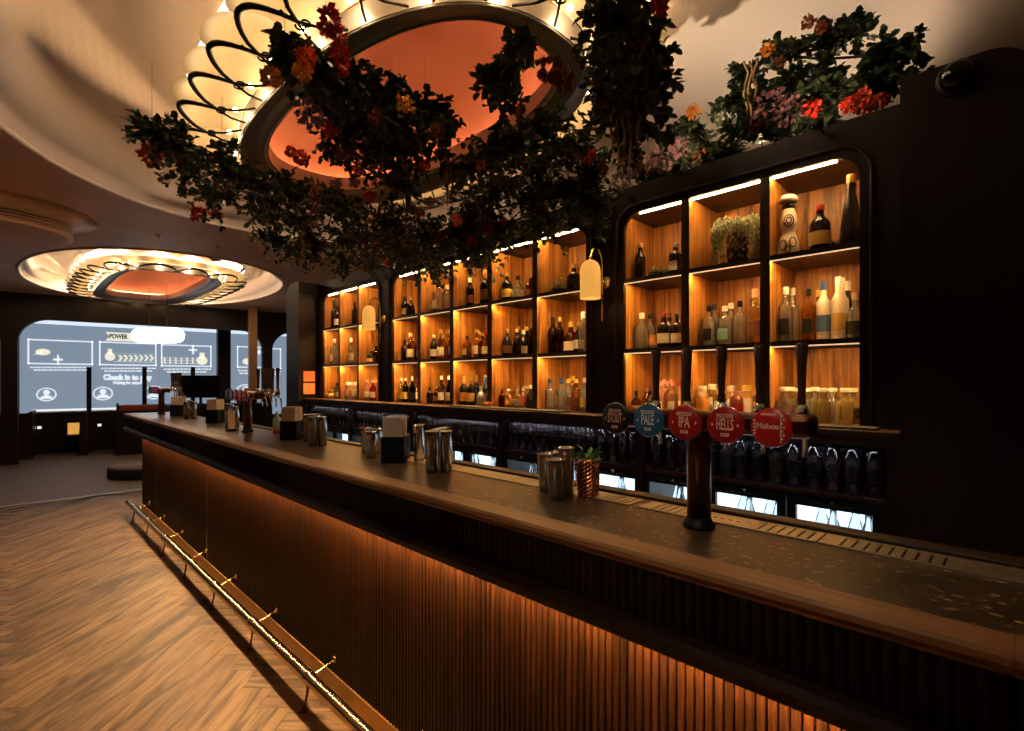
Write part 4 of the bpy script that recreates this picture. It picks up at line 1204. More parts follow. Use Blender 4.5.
B('middle', 1, 2, [(438, 283, 'square', 'clear', 'black', 'w', 0.045), (447, 285, 'tall', 'clear', 'white', '-')])
B('middle', 1, 1, [(428.5, 335, 'round', 'dark', 'white', 'w', 0.034), (433.5, 335, 'round', 'brown', 'white', 'w', 0.034), (438.5, 330, 'round', 'amber', 'gold', 'w', 0.034), (443.5, 329, 'round', 'amber', 'gold', 'w', 0.034), (448, 330, 'round', 'amber', 'cork', 'n', 0.034)])
B('middle', 1, 0, [(427.5, 387, 'round', 'dark', 'black', '-', 0.03), (432.5, 383, 'round', 'silver', 'silver', 'w', 0.034), (437, 386, 'round', 'brown', 'gold', 'n', 0.03), (441.5, 376, 'round', 'brown', 'white', 'w', 0.03), (445.5, 376, 'round', 'dark', 'white', 'r', 0.03), (449, 376, 'round', 'brown', 'white', 'w', 0.03), (431, 382, 'round', 'amber', 'gold', '-', 0.03, 1.6), (444, 375, 'round', 'amber', 'white', 'w', 0.03, 1.6)])
B('middle', 2, 2, [(470, 278, 'tall', 'dark', 'white', 'n'), (485, 270, 'wine', 'dark', 'gold', 'n', 0.04)])
B('middle', 2, 1, [(466.5, 336, 'square', 'amber', 'black', 'w', 0.034), (472.5, 333, 'round', 'brown', 'gold', 'n', 0.036), (479, 331, 'squat', 'brown', 'gold', 'w', 0.046), (486.5, 332, 'round', 'amber', 'red', 'w', 0.034), (470, 331, 'round', 'amber', 'gold', '-', 0.032, 1.7), (483, 329, 'round', 'amber', 'cork', 'w', 0.032, 1.6)])
B('middle', 2, 0, [(459.5, 376, 'wine', 'dark', 'gold', 'o'), (465.5, 377, 'wine', 'dark', 'gold', 'r'), (471, 377, 'wine', 'dark', 'gold', 'g'), (476.5, 377, 'wine', 'dark', 'white', '-'), (481, 386, 'squat', 'silver', 'silver', '-', 0.036), (485, 377, 'tall', 'clear', 'blue', 'b'), (487.5, 377, 'tall', 'dark', 'blue', '-', 0.034, 1), (462, 375, 'wine', 'dark', 'gold', '-', 0.034, 1.7), (474, 375, 'wine', 'dark', 'gold', '-', 0.034, 1.7)])
B('middle', 3, 2, [(504, 273, 'round', 'dark', 'gold', 'y', 0.042), (518, 276, 'squat', 'clear', 'black', 'w', 0.046), (531, 278, 'square', 'brown', 'black', 'n', 0.038)])
B('middle', 3, 1, [(500, 329, 'squat', 'dark', 'gold', 'n', 0.042), (507, 328, 'round', 'brown', 'gold', 'w', 0.034), (512, 329, 'round', 'brown', 'cork', 'n', 0.034), (517, 329, 'round', 'dark', 'white', '-', 0.034), (523.5, 330, 'squat', 'dark', 'white', 'w', 0.042), (532, 329, 'round', 'brown', 'black', '-', 0.034), (504, 326, 'round', 'amber', 'gold', '-', 0.032, 1.7), (514, 326, 'round', 'brown', 'white', '-', 0.032, 1.7), (527, 327, 'round', 'brown', 'gold', '-', 0.032, 1.6)])
B('middle', 3, 0, [(498.5, 389, 'round', 'red', 'brown', '-', 0.028), (503.5, 389, 'round', 'amber', 'white', 'o', 0.028), (508.5, 389, 'round', 'gold', 'white', 'y', 0.028), (513.5, 388, 'round', 'peach', 'cork', 'y', 0.028), (518, 388, 'round', 'yellow', 'white', 'w', 0.03), (523.5, 388, 'round', 'pink', 'white', 'r', 0.03), (530.5, 385, 'squat', 'dark', 'white', 'k', 0.034), (506, 386, 'round', 'gold', 'gold', '-', 0.028, 1.6), (516, 386, 'round', 'amber', 'white', '-', 0.028, 1.6), (526, 386, 'round', 'peach', 'white', '-', 0.028, 1.6)])
B('middle', 4, 2, [(574, 264, 'squat', 'dark', 'cork', '-', 0.05)])
B('middle', 4, 1, [(545.5, 317, 'round', 'brown', 'black', '-', 0.038), (551, 317, 'round', 'brown', 'gold', '-', 0.034, 1), (559, 322, 'round', 'brown', 'gold', 'w', 0.038), (571, 322, 'squat', 'brown', 'gold', 'w', 0.05), (583, 312, 'tall', 'clear', 'white', '-', 0.032)])
B('middle', 4, 0, [(550, 379, 'round', 'clear', 'blue', '-', 0.034), (556.5, 379, 'round', 'clear', 'blue', 't', 0.032), (562, 380, 'round', 'clear', 'blue', '-', 0.032), (568, 379, 'round', 'clear', 'yellow', 'n', 0.034), (576, 379, 'round', 'amber', 'yellow', 'n', 0.034), (578, 367, 'squat', 'teal', 'white', '-', 0.045, 1.4), (584.5, 378, 'round', 'clear', 'white', 'g', 0.03), (553, 378, 'round', 'clear', 'blue', 'w', 0.032, 1.7), (560, 378, 'round', 'clear', 'gold', 'n', 0.032, 1.8), (573, 376, 'round', 'gold', 'yellow', 'w', 0.032, 1.7)])
# far unit
B('far', 0, 2, [(333, 300, 'wine', 'dark', 'black', '-'), (337.5, 306, 'round', 'dark', 'black', 'w')])
B('far', 0, 1, [(331, 339, 'square', 'clear', 'white', 'w', 0.044), (336.5, 339, 'square', 'clear', 'silver', 'w', 0.044)])
B('far', 0, 0, [(337, 383, 'round', 'clear', 'black', 'w', 0.034), (328, 389, 'jar', 'dark', 'black', 'g', 0.03), (333, 391, 'jar', 'gold', 'yellow', 'y', 0.03), (325.5, 390, 'jar', 'gold', 'yellow', '-', 0.03), (339, 390, 'jar', 'gold', 'white', '-', 0.03)])
B('far', 1, 2, [(355, 302, 'tall', 'green', 'black', '-')])
B('far', 1, 1, [(347.5, 338, 'tall', 'clear', 'white', 'w'), (353, 342, 'square', 'clear', 'white', 'w', 0.044), (350, 339, 'round', 'clear', 'black', 'w', 0.034, 1.3)])
B('far', 1, 0, [(348, 382, 'jar', 'peach', 'white', 'w'), (351.5, 382, 'jar', 'peach', 'white', 'o'), (355, 382, 'jar', 'peach', 'white', 'w')])
B('far', 2, 1, [(365.5, 351, 'squat', 'dark', 'black', 'w', 0.05), (372.5, 348, 'squat', 'dark', 'black', 'n', 0.05), (376, 346, 'round', 'brown', 'black', '-'), (369, 347, 'round', 'dark', 'gold', 'w', 0.036, 1.3)])
B('far', 2, 0, [(366, 380, 'round', 'pink', 'pink', 'w', 0.034), (369.5, 380, 'round', 'pink', 'pink', 'r', 0.034), (373, 380, 'round', 'red', 'pink', 'w', 0.034), (376, 380, 'round', 'pink', 'pink', 'w', 0.034)])

# labels of the bottles: look first, then the place on the shelves
from collections import defaultdict
cells = defaultdict(list)
for r in ALLB: cells[(r[1], r[2], r[3])].append(r)
BODYN = {'dark': 'dark', 'frosted': 'frosted white', 'white': 'white', 'silver': 'silver'}
for (unit, col, row), lst in cells.items():
    lst.sort(key=lambda r: (r[0].location.x - r[0].location.y) / (r[0].location.x + r[0].location.y))
    looks = defaultdict(int)
    for k, (o, un, c, rw, u, body, capn, labn) in enumerate(lst):
        bn = BODYN.get(body, body)
        shelf = '%s shelf, %s column, %s unit' % (ROWNAME[rw], COLNAME[un][c], un)
        look = '%s bottle, %s cap%s' % (bn, capn, (', %s label' % labn) if labn else '')
        o['label'] = '%s, %s from left, %s' % (look, ORD[k], shelf)
        o['category'] = 'bottle'
        o['group'] = 'bottles on the %s' % shelf

# special things on the shelves
# white ceramic gourd bottle with ink ornaments
xg, zg = XS + 0.10, SHELF_Z[2] + 0.0265
yg = y_on(788.5, xg); dep = (xg + yg) * S2
hg = HC + (381 - 194) / F * dep - zg
cb = empty('ceramic_bottle', (xg, yg, zg)); tag(cb, 'white hand painted ceramic bottle with white domed stopper on top shelf', 'bottle')
k = hg
gp = [(0, 0), (0.047, 0), (0.049, 0.01), (0.045, 0.2 * k), (0.035, 0.33 * k), (0.029, 0.38 * k), (0.037, 0.45 * k), (0.039, 0.55 * k), (0.034, 0.66 * k), (0.026, 0.75 * k), (0.024, 0.80 * k), (0, 0.80 * k)]
MB().lathe(gp, 24).build('body', M['ceramic'], cb)
MB().lathe([(0.0262, 0.75 * k), (0.0275, 0.82 * k), (0, 0.86 * k)], 20).build('collar', M['ink'], cb)
MB().lathe([(0.034, 0.855 * k), (0.041, 0.87 * k), (0.040, 0.92 * k), (0.03, 0.97 * k), (0, 1.0 * k)], 20).build('stopper', M['ceramic'], cb)
def orn(pts, rr=0.0022):
    # closed painted stroke wrapped on the body, centred on the side facing the room
    out = []
    for a, z in pts:
        r = 0.05
        for (ra, za), (rb, zb) in zip(gp, gp[1:]):
            if za <= z <= zb and zb > za: r = ra + (rb - ra) * (z - za) / (zb - za)
        an = PI + R(10) + a
        out.append(((r + 0.0005) * math.cos(an), (r + 0.0005) * math.sin(an), z))
    return out
mb = MB()
for ca, zc_, ra_, rz_ in ((0.15, 0.55, 0.55, 0.09), (0.15, 0.55, 0.28, 0.045), (-0.45, 0.17, 0.33, 0.08), (0.55, 0.2, 0.33, 0.08), (0.05, 0.09, 0.25, 0.05)):
    mb.tube(orn([(ca + ra_ * math.cos(2 * PI * i / 20), (zc_ + rz_ * math.sin(2 * PI * i / 20)) * k) for i in range(20)]), 0.0026, 6, True)
mb.build('painted_pattern', M['ink'], cb)

def leaf_cluster(mb, c, n, spread, size, r, droop=0.0, flat=1.0):
    for i in range(n):
        d = Vector((r.gauss(0, 1), r.gauss(0, 1), r.gauss(0, 1) * flat)).normalized()
        p = Vector(c) + Vector((d.x * spread[0], d.y * spread[1], d.z * spread[2])) * r.uniform(0.55, 1.0) ** 0.5
        p.z -= droop * r.random() ** 2
        add_leaf(mb, p, d, size * r.uniform(0.7, 1.25), r)
LEAF = [(0, 0.0), (0.15, 0.16), (0.30, 0.22), (0.24, 0.34), (0.36, 0.48), (0.27, 0.60), (0.28, 0.76), (0.14, 0.86), (0, 0.96)]
def add_leaf(mb, p, d, s, r, simple=False):
    d = (d + Vector((r.uniform(-.5, .5), r.uniform(-.5, .5), r.uniform(-.6, .3)))).normalized()
    side = d.cross(Vector((r.uniform(-.4, .4), r.uniform(-.4, .4), 1))).normalized()
    nor = side.cross(d).normalized()
    prof = LEAF if not simple else [(0, 0), (0.3, 0.3), (0.32, 0.6), (0, 1.0)]
    bend = r.uniform(-0.1, 0.25)
    mid = [p + d * (t * s) - nor * (bend * t * t * s) for _, t in prof]
    L = [m + side * (w * s) + nor * (0.25 * w * s) for m, (w, t) in zip(mid, prof)]
    Rr = [m - side * (w * s) + nor * (0.25 * w * s) for m, (w, t) in zip(mid, prof)]
    vs = mid + L + Rr; n = len(prof); fs = []
    for i in range(n - 1):
        fs.append((i, i + 1, n + i + 1, n + i)); fs.append((i, 2 * n + i, 2 * n + i + 1, i + 1))
    mb.add(vs, fs, False)

rp_ = random.Random(11)
# trailing string plant in a pot, near unit middle column
xq = XS + 0.13; yq = y_on(737, xq); zq = SHELF_Z[2] + 0.0265
tp = empty('trailing_plant', (xq, yq, zq)); tag(tp, 'pale trailing string of pearls plant in dark pot on top shelf', 'plant', 'shelf plants')
MB().lathe([(0, 0), (0.04, 0), (0.052, 0.06), (0.056, 0.16), (0.05, 0.165), (0.045, 0.15), (0, 0.15)], 20).build('pot', M['bronze'], tp)
mb = MB(); ms = MB()
for i in range(64):
    a = 2 * PI * i / 64 + rp_.uniform(-.05, .05)
    L = rp_.uniform(0.5, 1.0); z0 = rp_.uniform(0.17, 0.245)
    rr0 = rp_.uniform(0.03, 0.075)
    pts = []
    for j in range(9):
        t = j / 8
        rr_ = rr0 + (0.10 + rp_.uniform(-.006, .01) - rr0) * min(1, t * 2.4)
        pts.append(Vector((rr_ * math.cos(a), rr_ * math.sin(a) * 1.15, max(0.008, z0 + 0.02 * math.sin(t * 3) - t * t * z0 * L))))
    ms.tube(pts, 0.0012, 4)
    for q in pts:
        for _ in range(2):
            c = q + Vector((rp_.uniform(-.008, .008), rp_.uniform(-.008, .008), rp_.uniform(-.006, .006)))
            mb.lathe([(0, -0.0075), (0.0068, 0), (0, 0.0075)], 6, tuple(c))
mb.build('foliage', M['leaf_pale'], tp); ms.build('stems', M['mint'], tp)
def small_plant(u, row, label, w, h, mat, seed, pot=True, xx=XS + 0.12, n=70):
    r = random.Random(seed)
    z = SHELF_Z[row] + 0.0265
    y = y_on(u, xx)
    t = empty('shelf_plant', (xx, y, z)); tag(t, label, 'plant', 'shelf plants')
    MB().lathe([(0, 0), (w * 0.32, 0), (w * 0.4, h * 0.35), (w * 0.33, h * 0.35), (0, h * 0.3)], 14).build('pot', M['blackmatte'], t)
    mb = MB()
    ms = MB()
    for i in range(n):
        a = r.uniform(0, 2 * PI); q = r.random() ** 0.6
        p = Vector((0.6 * w * q * math.cos(a), w * q * math.sin(a), h * (0.35 + 0.6 * (1 - q * q) * r.random()) - (0.12 * h if q > .8 else 0)))
        p.z = max(p.z, 0.03)
        add_leaf(mb, p, Vector((math.cos(a), math.sin(a), r.uniform(-.2, .8))), 0.026, r, True)
        if i % 4 == 0: ms.tube([(0, 0, h * 0.3), tuple(p * 0.6 + Vector((0, 0, 0.02))), tuple(p)], 0.0013, 4)
    mb.build('foliage', mat, t); ms.build('stems', M['stem'], t)
small_plant(659, 2, 'low pinkish gold leafy sprig between two dark bottles', 0.055, 0.075, M['leaf_pale'], 5)
small_plant(558, 2, 'small trailing fern beside a dark round bottle on top shelf', 0.11, 0.15, M['leaf_pale'], 6, n=120, xx=XS + 0.19)
small_plant(836, 2, 'small dark silvery succulent between dark bottles on top shelf', 0.045, 0.085, M['leaf'], 8, n=60, xx=XS + 0.25)
small_plant(806, 2, 'tiny dark sprig beside the white ceramic bottle', 0.03, 0.055, M['leaf'], 9, n=30, xx=XS + 0.26)
small_plant(430, 2, 'small leafy plant left of a clear bottle, middle unit top shelf', 0.042, 0.11, M['leaf_pale'], 10)
# low dish and gold bowl
o = MB().lathe([(0, 0.004), (0.03, 0.004), (0.042, 0.03), (0.045, 0.03), (0.034, 0.0), (0, 0)], 18).build('low_dish', solid((0.5, 0.16, 0.1), 0.3), None, (XS - 0.045, y_on(487, XS - 0.045), ZC + 0.0105))
tag(o, 'low reddish dish on the counter before the middle shelves', 'dish')
o = MB().lathe([(0, 0.004), (0.03, 0.004), (0.055, 0.055), (0.058, 0.055), (0.035, 0.0), (0, 0)], 18).build('gold_bowl', solid((0.6, 0.36, 0.1), 0.3, 0.8), None, (XS - 0.06, y_on(330, XS - 0.06), ZC + 0.0005))
tag(o, 'small gold bowl on the counter before the far shelf unit', 'bowl')

# ------------------------------------------------------------------ beer tap towers
BADGES = [('STOUT', (0.012, 0.010, 0.010), (0.6, 0.34, 0.26), 'black'), ('PALE', (0.02, 0.11, 0.20), (0.8, 0.72, 0.6), 'blue'), ('IPA', (0.42, 0.014, 0.010), (0.85, 0.55, 0.42), 'red'),
          ('HELLS', (0.36, 0.010, 0.012), (0.85, 0.55, 0.42), 'crimson'), ('Mahou', (0.50, 0.016, 0.014), (0.9, 0.6, 0.45), 'bright red')]
TXM = Matrix(((0, 0, -1, 0), (-1, 0, 0, 0), (0, 1, 0, 0), (0, 0, 0, 1)))
def tower(x, y, label, detail=True):
    root = empty('beer_tap_tower', (x, y, ZB)); tag(root, label, 'beer tap', 'beer tap towers')
    MB().lathe([(0, 0), (0.038, 0), (0.038, 0.007), (0.034, 0.014), (0.031, 0.018), (0.0285, 0.026), (0, 0.026)], 28).build('base', M['black'], root)
    MB().lathe([(0.0285, 0.024), (0.0285, 0.215), (0.031, 0.238), (0, 0.238)], 28).build('column', M['bronze'], root)
    # square cross bar with flared neck
    MB().box(-0.036, 0.036, -0.255, 0.255, 0.237, 0.287).build('cross_bar', M['bronze'], root, bevel=0.012)
    for s in (-1, 1):
        MB().tube([(0, s * 0.016, 0.195), (0, s * 0.021, 0.215), (0, s * 0.036, 0.233), (0, s * 0.06, 0.241)], [0.013, 0.015, 0.013, 0.008], 10).build('neck_flare', M['bronze'], root)
    for i in range(5):
        ty = 0.192 - i * 0.096
        # badge on the drinkers' side
        word, bg, fg, cn = BADGES[i]
        bd = MB().lathe([(0.0395, 0), (0.041, 0.003), (0.041, 0.009), (0.0385, 0.011), (0, 0.011)], 36, mat=Matrix.Translation((-0.068, ty, 0.262)) @ Matrix.Rotation(R(-90), 4, 'Y')).build('badge', solid(bg, 0.3), root)
        bd['label'] = '%s round beer badge reading %s' % (cn, word)
        MB().tube([(-0.036, ty, 0.262), (-0.069, ty, 0.262)], 0.008, 8).build('badge_stem', M['chrome'], root)
        rim = [(-0.073, ty + 0.0405 * math.cos(2 * PI * q / 36), 0.262 + 0.0405 * math.sin(2 * PI * q / 36)) for q in range(36)]
        MB().tube(rim, 0.0014, 6, True).build('badge_rim', M['chrome'], bd)
        if detail:
            bx = -0.0795
            def T(yy, zz): return Matrix.Translation((bx, ty + yy, 0.262 + zz)) @ TXM
            fm = solid(fg, 0.5)
            if i < 4:
                text_obj('badge_text', word, 0.036, fm, bd, T(0, 0.0), 0.0003, [0.38, 0.46, 0.56, 0.40][i], 0.0005).data.transform(Matrix.Translation((0, 0, 0)))
                MB().box(bx - 0.0002, bx + 0.001, ty - 0.018, ty + 0.018, 0.262 + 0.0165, 0.262 + 0.0245).build('badge_plate', fm, bd)
                text_obj('badge_text', 'CAMDEN', 0.0078, solid(bg, 0.5), bd, Matrix.Translation((-0.0003, 0, 0)) @ T(0, 0.0204), 0.0002, 1.0, 0.0001)
                MB().box(bx - 0.0002, bx + 0.001, ty - 0.009, ty + 0.009, 0.262 - 0.0255, 0.262 - 0.0185).build('badge_plate', fm, bd)
                text_obj('badge_text', 'BEER', 0.006, solid(bg, 0.5), bd, Matrix.Translation((-0.0003, 0, 0)) @ T(0, -0.022), 0.0002, 1.0, 0.0001)
                for s in (-1, 1):
                    MB().add([(bx, ty + s * 0.026, 0.262), (bx, ty + s * 0.0285, 0.266), (bx, ty + s * 0.031, 0.262), (bx, ty + s * 0.0285, 0.258)], [(0, 1, 2, 3)]).build('badge_mark', fm, bd)
            else:
                text_obj('badge_text', word, 0.0165, fm, bd, T(0.006, 0.003), 0.0003, 1.0, 0.0004)
                MB().box(bx, bx + 0.001, ty - 0.0205, ty - 0.019, 0.262 - 0.031, 0.262 + 0.031).build('badge_line', fm, bd)
                for q in range(7):
                    MB().box(bx, bx + 0.001, ty - 0.0235 - (q % 2) * 0.004, ty - 0.0225 - (q % 2) * 0.004 + 0.003, 0.262 - 0.024 + q * 0.008, 0.262 - 0.020 + q * 0.008).build('badge_mark', fm, bd)
                for q in range(6):
                    MB().box(bx, bx + 0.001, ty + 0.016 - q * 0.005, ty + 0.0195 - q * 0.005, 0.262 + 0.0255, 0.262 + 0.0305).build('badge_mark', fm, bd)
                for q in range(5):
                    MB().box(bx, bx + 0.001, ty + 0.030, ty + 0.035, 0.262 - 0.016 + q * 0.007, 0.262 - 0.012 + q * 0.007).build('badge_mark', fm, bd)
        # tap and handle on the bartender's side
        xt = 0.135
        tpm = MB()
        tpm.tube([(0.036, ty, 0.266), (xt - 0.01, ty, 0.266)], 0.011, 10)
        tpm.lathe([(0.010, -0.020), (0.014, -0.016), (0.016, 0.0), (0.014, 0.024), (0.008, 0.036)], 12, (xt, ty, 0.270))
        tpm.tube([(xt + 0.004, ty, 0.255), (xt + 0.022, ty, 0.235), (xt + 0.028, ty, 0.175)], 0.006, 8)
        tap = tpm.build('tap', M['chrome'], root)
        MB().lathe([(0.006, 0.300), (0.010, 0.306), (0.0085, 0.33), (0.011, 0.40), (0.0145, 0.445), (0.012, 0.452), (0, 0.452)], 14, (xt, ty, 0)).build('handle', M['handle'], tap)
    return root
tower(1.214, 0.561, 'bronze beer tap tower with five round badges nearest the camera')
tower(1.214, 3.85, 'bronze beer tap tower with five badges halfway along the bar', True)
tower(1.214, 6.62, 'bronze beer tap tower at the far end of the bar', False)

# ------------------------------------------------------------------ things on the bar top
def on_bar(u, v):
    s = (v - 381) / (u - 3)
    x = (HC - ZB) * S2 / s
    return x, y_on(u, x)
def napkin_caddy(u, v, label, w=0.13):
    x, y = on_bar(u, v); x = min(max(x, 1.10), 1.33)
    y = y_on(u, x)
    root = empty('napkin_caddy', (x, y, ZB), R(45)); tag(root, label, 'napkin holder', 'napkin caddies on the bar')
    h = 0.115
    mb = MB()
    hw, hd = w / 2, 0.05
    mb.box(-hw, hw, -hd, -hd + 0.004, 0, h); mb.box(-hw, hw, hd - 0.004, hd, 0, h)
    mb.box(-hw, -hw + 0.004, -hd, hd, 0, h); mb.box(hw - 0.004, hw, -hd, hd, 0, h); mb.box(-hw, hw, -hd, hd, 0, 0.004)
    mb.box(-0.003 + 0.01, 0.003 + 0.01, -hd, hd, 0, h * 0.95)
    mb.build('caddy_box', M['black'], root)
    MB().box(0.0, 0.022, -hd - 0.002, -hd - 0.0005, 0.025, 0.10).build('front_plate', M['steel'], root)
    rr = random.Random(int(u))
    for k in range(9):
        x0 = -hw + 0.006 + (0.0125 * k if k < 5 else 0.067 + 0.0125 * (k - 5))
        if x0 + 0.011 > hw - 0.004: break
        MB().box(x0, x0 + 0.0115, -hd + 0.008 + rr.uniform(0, .006), hd - 0.006, 0.006, 0.197 + rr.uniform(-.006, .008)).build('napkin_stack', M['paper'], root)
    return root
napkin_caddy(179, 416, 'black napkin caddy at the far end beside far tap tower')
napkin_caddy(216, 423, 'black napkin caddy between the far and middle tap towers')
napkin_caddy(293, 439, 'black napkin caddy right of the middle tap tower', 0.14)
napkin_caddy(396, 461, 'black napkin caddy between cups and tumblers', 0.14)

def cup_mesh(rt, rb, h, ribs=0):
    mb = MB()
    p = [(0, 0.004), (rb - 0.002, 0.004), (rt - 0.0015, h), (rt, h), (rt, h - 0.004), (rb, 0), (0, 0)]
    mb.lathe(p, 22)
    return mb
steel_me = cup_mesh(0.029, 0.021, 0.125).mesh('steel_cup', M['steel'])
steel_tall = cup_mesh(0.026, 0.023, 0.152).mesh('steel_cup', M['steel'])
glass_me = MB().lathe([(0, 0.006), (0.0215, 0.006), (0.0225, 0.165), (0.0245, 0.165), (0.0245, 0.158), (0.0238, 0.152), (0.0235, 0.0), (0, 0)], 24).mesh('tumbler', M['steel'])
def UX(*l): return [(x, y_on(u, x)) for u, x in l]
def cups(name, me, spots, label, cat, group):
    for k, (x, y) in enumerate(spots):
        o = inst(name, me, None, (x, y, ZB), rnd.uniform(0, 3)); tag(o, label[k] if isinstance(label, list) else label, cat, group)
# steel cups, right cluster
bx, by = 1.245, 1.055
cups('steel_cup', steel_tall, UX((566.5, 1.25)), ['tall steel cup standing beside the copper cup'], 'cup', 'steel cups beside the copper cup')
cups('steel_cup', steel_me, UX((556, 1.18), (560, 1.315), (546, 1.25)), ['steel cup nearest the drinkers in the cluster by the copper cup', 'steel cup behind the tall one by the copper cup', 'leftmost shorter steel cup of the cluster by the copper cup'], 'cup', 'steel cups beside the copper cup')
# copper hammered cup with mint
cx, cy = 1.29, 0.955
cc = empty('copper_cup', (cx, cy, ZB)); tag(cc, 'hammered copper cup holding fresh mint on the bar', 'cup')
mb = MB()
rows = []
for j in range(19):
    z = 0.112 * j / 18
    row = []
    for i in range(40):
        a = 2 * PI * i / 40
        r = 0.030 + 0.006 * math.sin(j / 18 * PI * 0.9) + 0.0016 * math.cos(20 * a / 2 * 1.0 * 1 + (j % 2) * PI) * (1 if 0 < j < 18 else 0)
        row.append((r * math.cos(a), r * math.sin(a), z))
    rows.append(row)
mb.grid(rows, False, True); mb.lathe([(0, 0.001), (0.029, 0.001)], 20); mb.lathe([(0.028, 0.112), (0.0275, 0.09), (0, 0.09)], 20)
mb.build('cup_body', M['copper'], cc)
mb = MB(); rr = random.Random(4)
for i in range(26):
    a = rr.uniform(0, 2 * PI)
    add_leaf(mb, Vector((0.018 * math.cos(a), 0.018 * math.sin(a), 0.105 + rr.uniform(0, .035))), Vector((math.cos(a), math.sin(a), 0.9)), 0.032, rr, True)
mb.build('mint_sprig', M['mint'], cc)
# cluster by the fourth caddy
x0, y0 = on_bar(371, 455); 
cups('steel_cup', steel_me, UX((377, 1.31), (371.5, 1.22), (366, 1.295)), ['steel cup against the napkin caddy, left side', 'steel cup nearest the drinkers left of the napkin caddy', 'rearmost steel cup left of the napkin caddy'], 'cup', 'steel cups left of the napkin caddy')
cups('tumbler', glass_me, UX((431.5, 1.19), (446, 1.235), (437.5, 1.25), (443, 1.305), (419, 1.315)),
     ['polished steel tumbler nearest the drinkers beside the napkin caddy', 'polished steel tumbler at the right end of the tumbler cluster', 'polished steel tumbler in the centre of the tumbler cluster', 'polished steel tumbler at the back of the tumbler cluster', 'polished steel tumbler closest to the black napkin caddy'], 'tumbler', 'polished steel tumblers by the napkin caddy')
cups('tumbler', glass_me, UX((313, 1.205), (322.5, 1.25), (307.5, 1.275), (317, 1.335)),
     ['polished steel tumbler nearest the drinkers by the middle napkin caddy', 'polished steel tumbler at right of the cluster by the middle napkin caddy', 'polished steel tumbler touching the middle napkin caddy', 'rearmost steel tumbler by the middle napkin caddy'], 'tumbler', 'polished steel tumblers right of the middle tower')
cups('tumbler', glass_me, UX((228.5, 1.22), (236, 1.27), (231, 1.335), (186.5, 1.22), (194, 1.27), (190, 1.335)),
     ['front steel tumbler left of the middle tap tower', 'right steel tumbler left of the middle tap tower', 'rear steel tumbler left of the middle tap tower', 'front steel tumbler near the far tap tower', 'right steel tumbler near the far tap tower', 'rear steel tumbler near the far tap tower'], 'tumbler', 'polished steel tumblers toward the far end')
# menu stand and bottle beside the middle tower
mn = empty('menu_holder', (1.16, 4.02, ZB), R(40)); tag(mn, 'small tan menu holder left of the middle tap tower', 'menu holder')
MB().box(-0.035, 0.035, -0.02, 0.02, 0, 0.015).build('base', M['walnut'], mn)
MB().box(-0.03, 0.03, -0.006, 0.006, 0.015, 0.145).build('cards', M['paper'], mn)
sb_ = empty('sanitiser_bottle', (1.33, 3.62, ZB)); tag(sb_, 'small pale pump bottle with red base behind the middle tap tower', 'bottle')
MB().lathe([(0, 0), (0.026, 0), (0.027, 0.03), (0, 0.03)], 16).build('base', solid((0.4, 0.05, 0.03), 0.4), sb_)
MB().lathe([(0.026, 0.03), (0.026, 0.10), (0.012, 0.12), (0.008, 0.15), (0, 0.15)], 16).build('body', solid((0.5, 0.62, 0.62), 0.3), sb_)

# ------------------------------------------------------------------ hanging flowers
def shelf_depth(u):
    rx, ry = ray(u); return XS / rx
def gpos(u, v, z):
    d = (z - HC) * F / (381 - v)
    d = min(d, shelf_depth(u) - 0.28)
    return at(u, v, d)
def tpos(u, v, x): 
    rx, ry = ray(u); return at(u, v, x / rx)

def flower(parent, p, s, mat, seed, kind='ruffle'):
    r = random.Random(seed)
    mb = MB()
    n = 46 if kind == 'ruffle' else 90
    for i in range(n):
        zc = 1 - 2 * (i + 0.5) / n
        a = i * 2.39996
        q = math.sqrt(1 - zc * zc)
        d = (Vector((q * math.cos(a), q * math.sin(a), zc)) + Vector((r.gauss(0, .18), r.gauss(0, .18), r.gauss(0, .18)))).normalized()
        if kind == 'ruffle':
            L, w, base = s * r.uniform(0.42, 0.62), s * r.uniform(.42, .6), s * r.uniform(0.1, 0.55)
        else:
            L, w, base = s * 0.36, s * 0.32, s * r.uniform(0.55, 0.95)
        side = d.cross(Vector((r.uniform(-1, 1), r.uniform(-1, 1), r.uniform(-1, 1)))).normalized()
        nn = side.cross(d).normalized()
        b0 = Vector(p) + d * base
        c = r.uniform(0.3, 0.9) * L
        tip = b0 + d * L
        vs = [b0, b0 + d * L * .5 + side * w * .5 + nn * c * .2, tip + side * w * .35 + nn * c * r.uniform(.3, 1), tip - d * L * .12 + nn * c * .3, tip - side * w * .35 + nn * c * r.uniform(.3, 1), b0 + d * L * .5 - side * w * .5 + nn * c * .2]
        mb.add(vs, [(0, 1, 2, 3), (0, 3, 4, 5)], False)
    return mb.build('flower', mat, parent, fix=False)

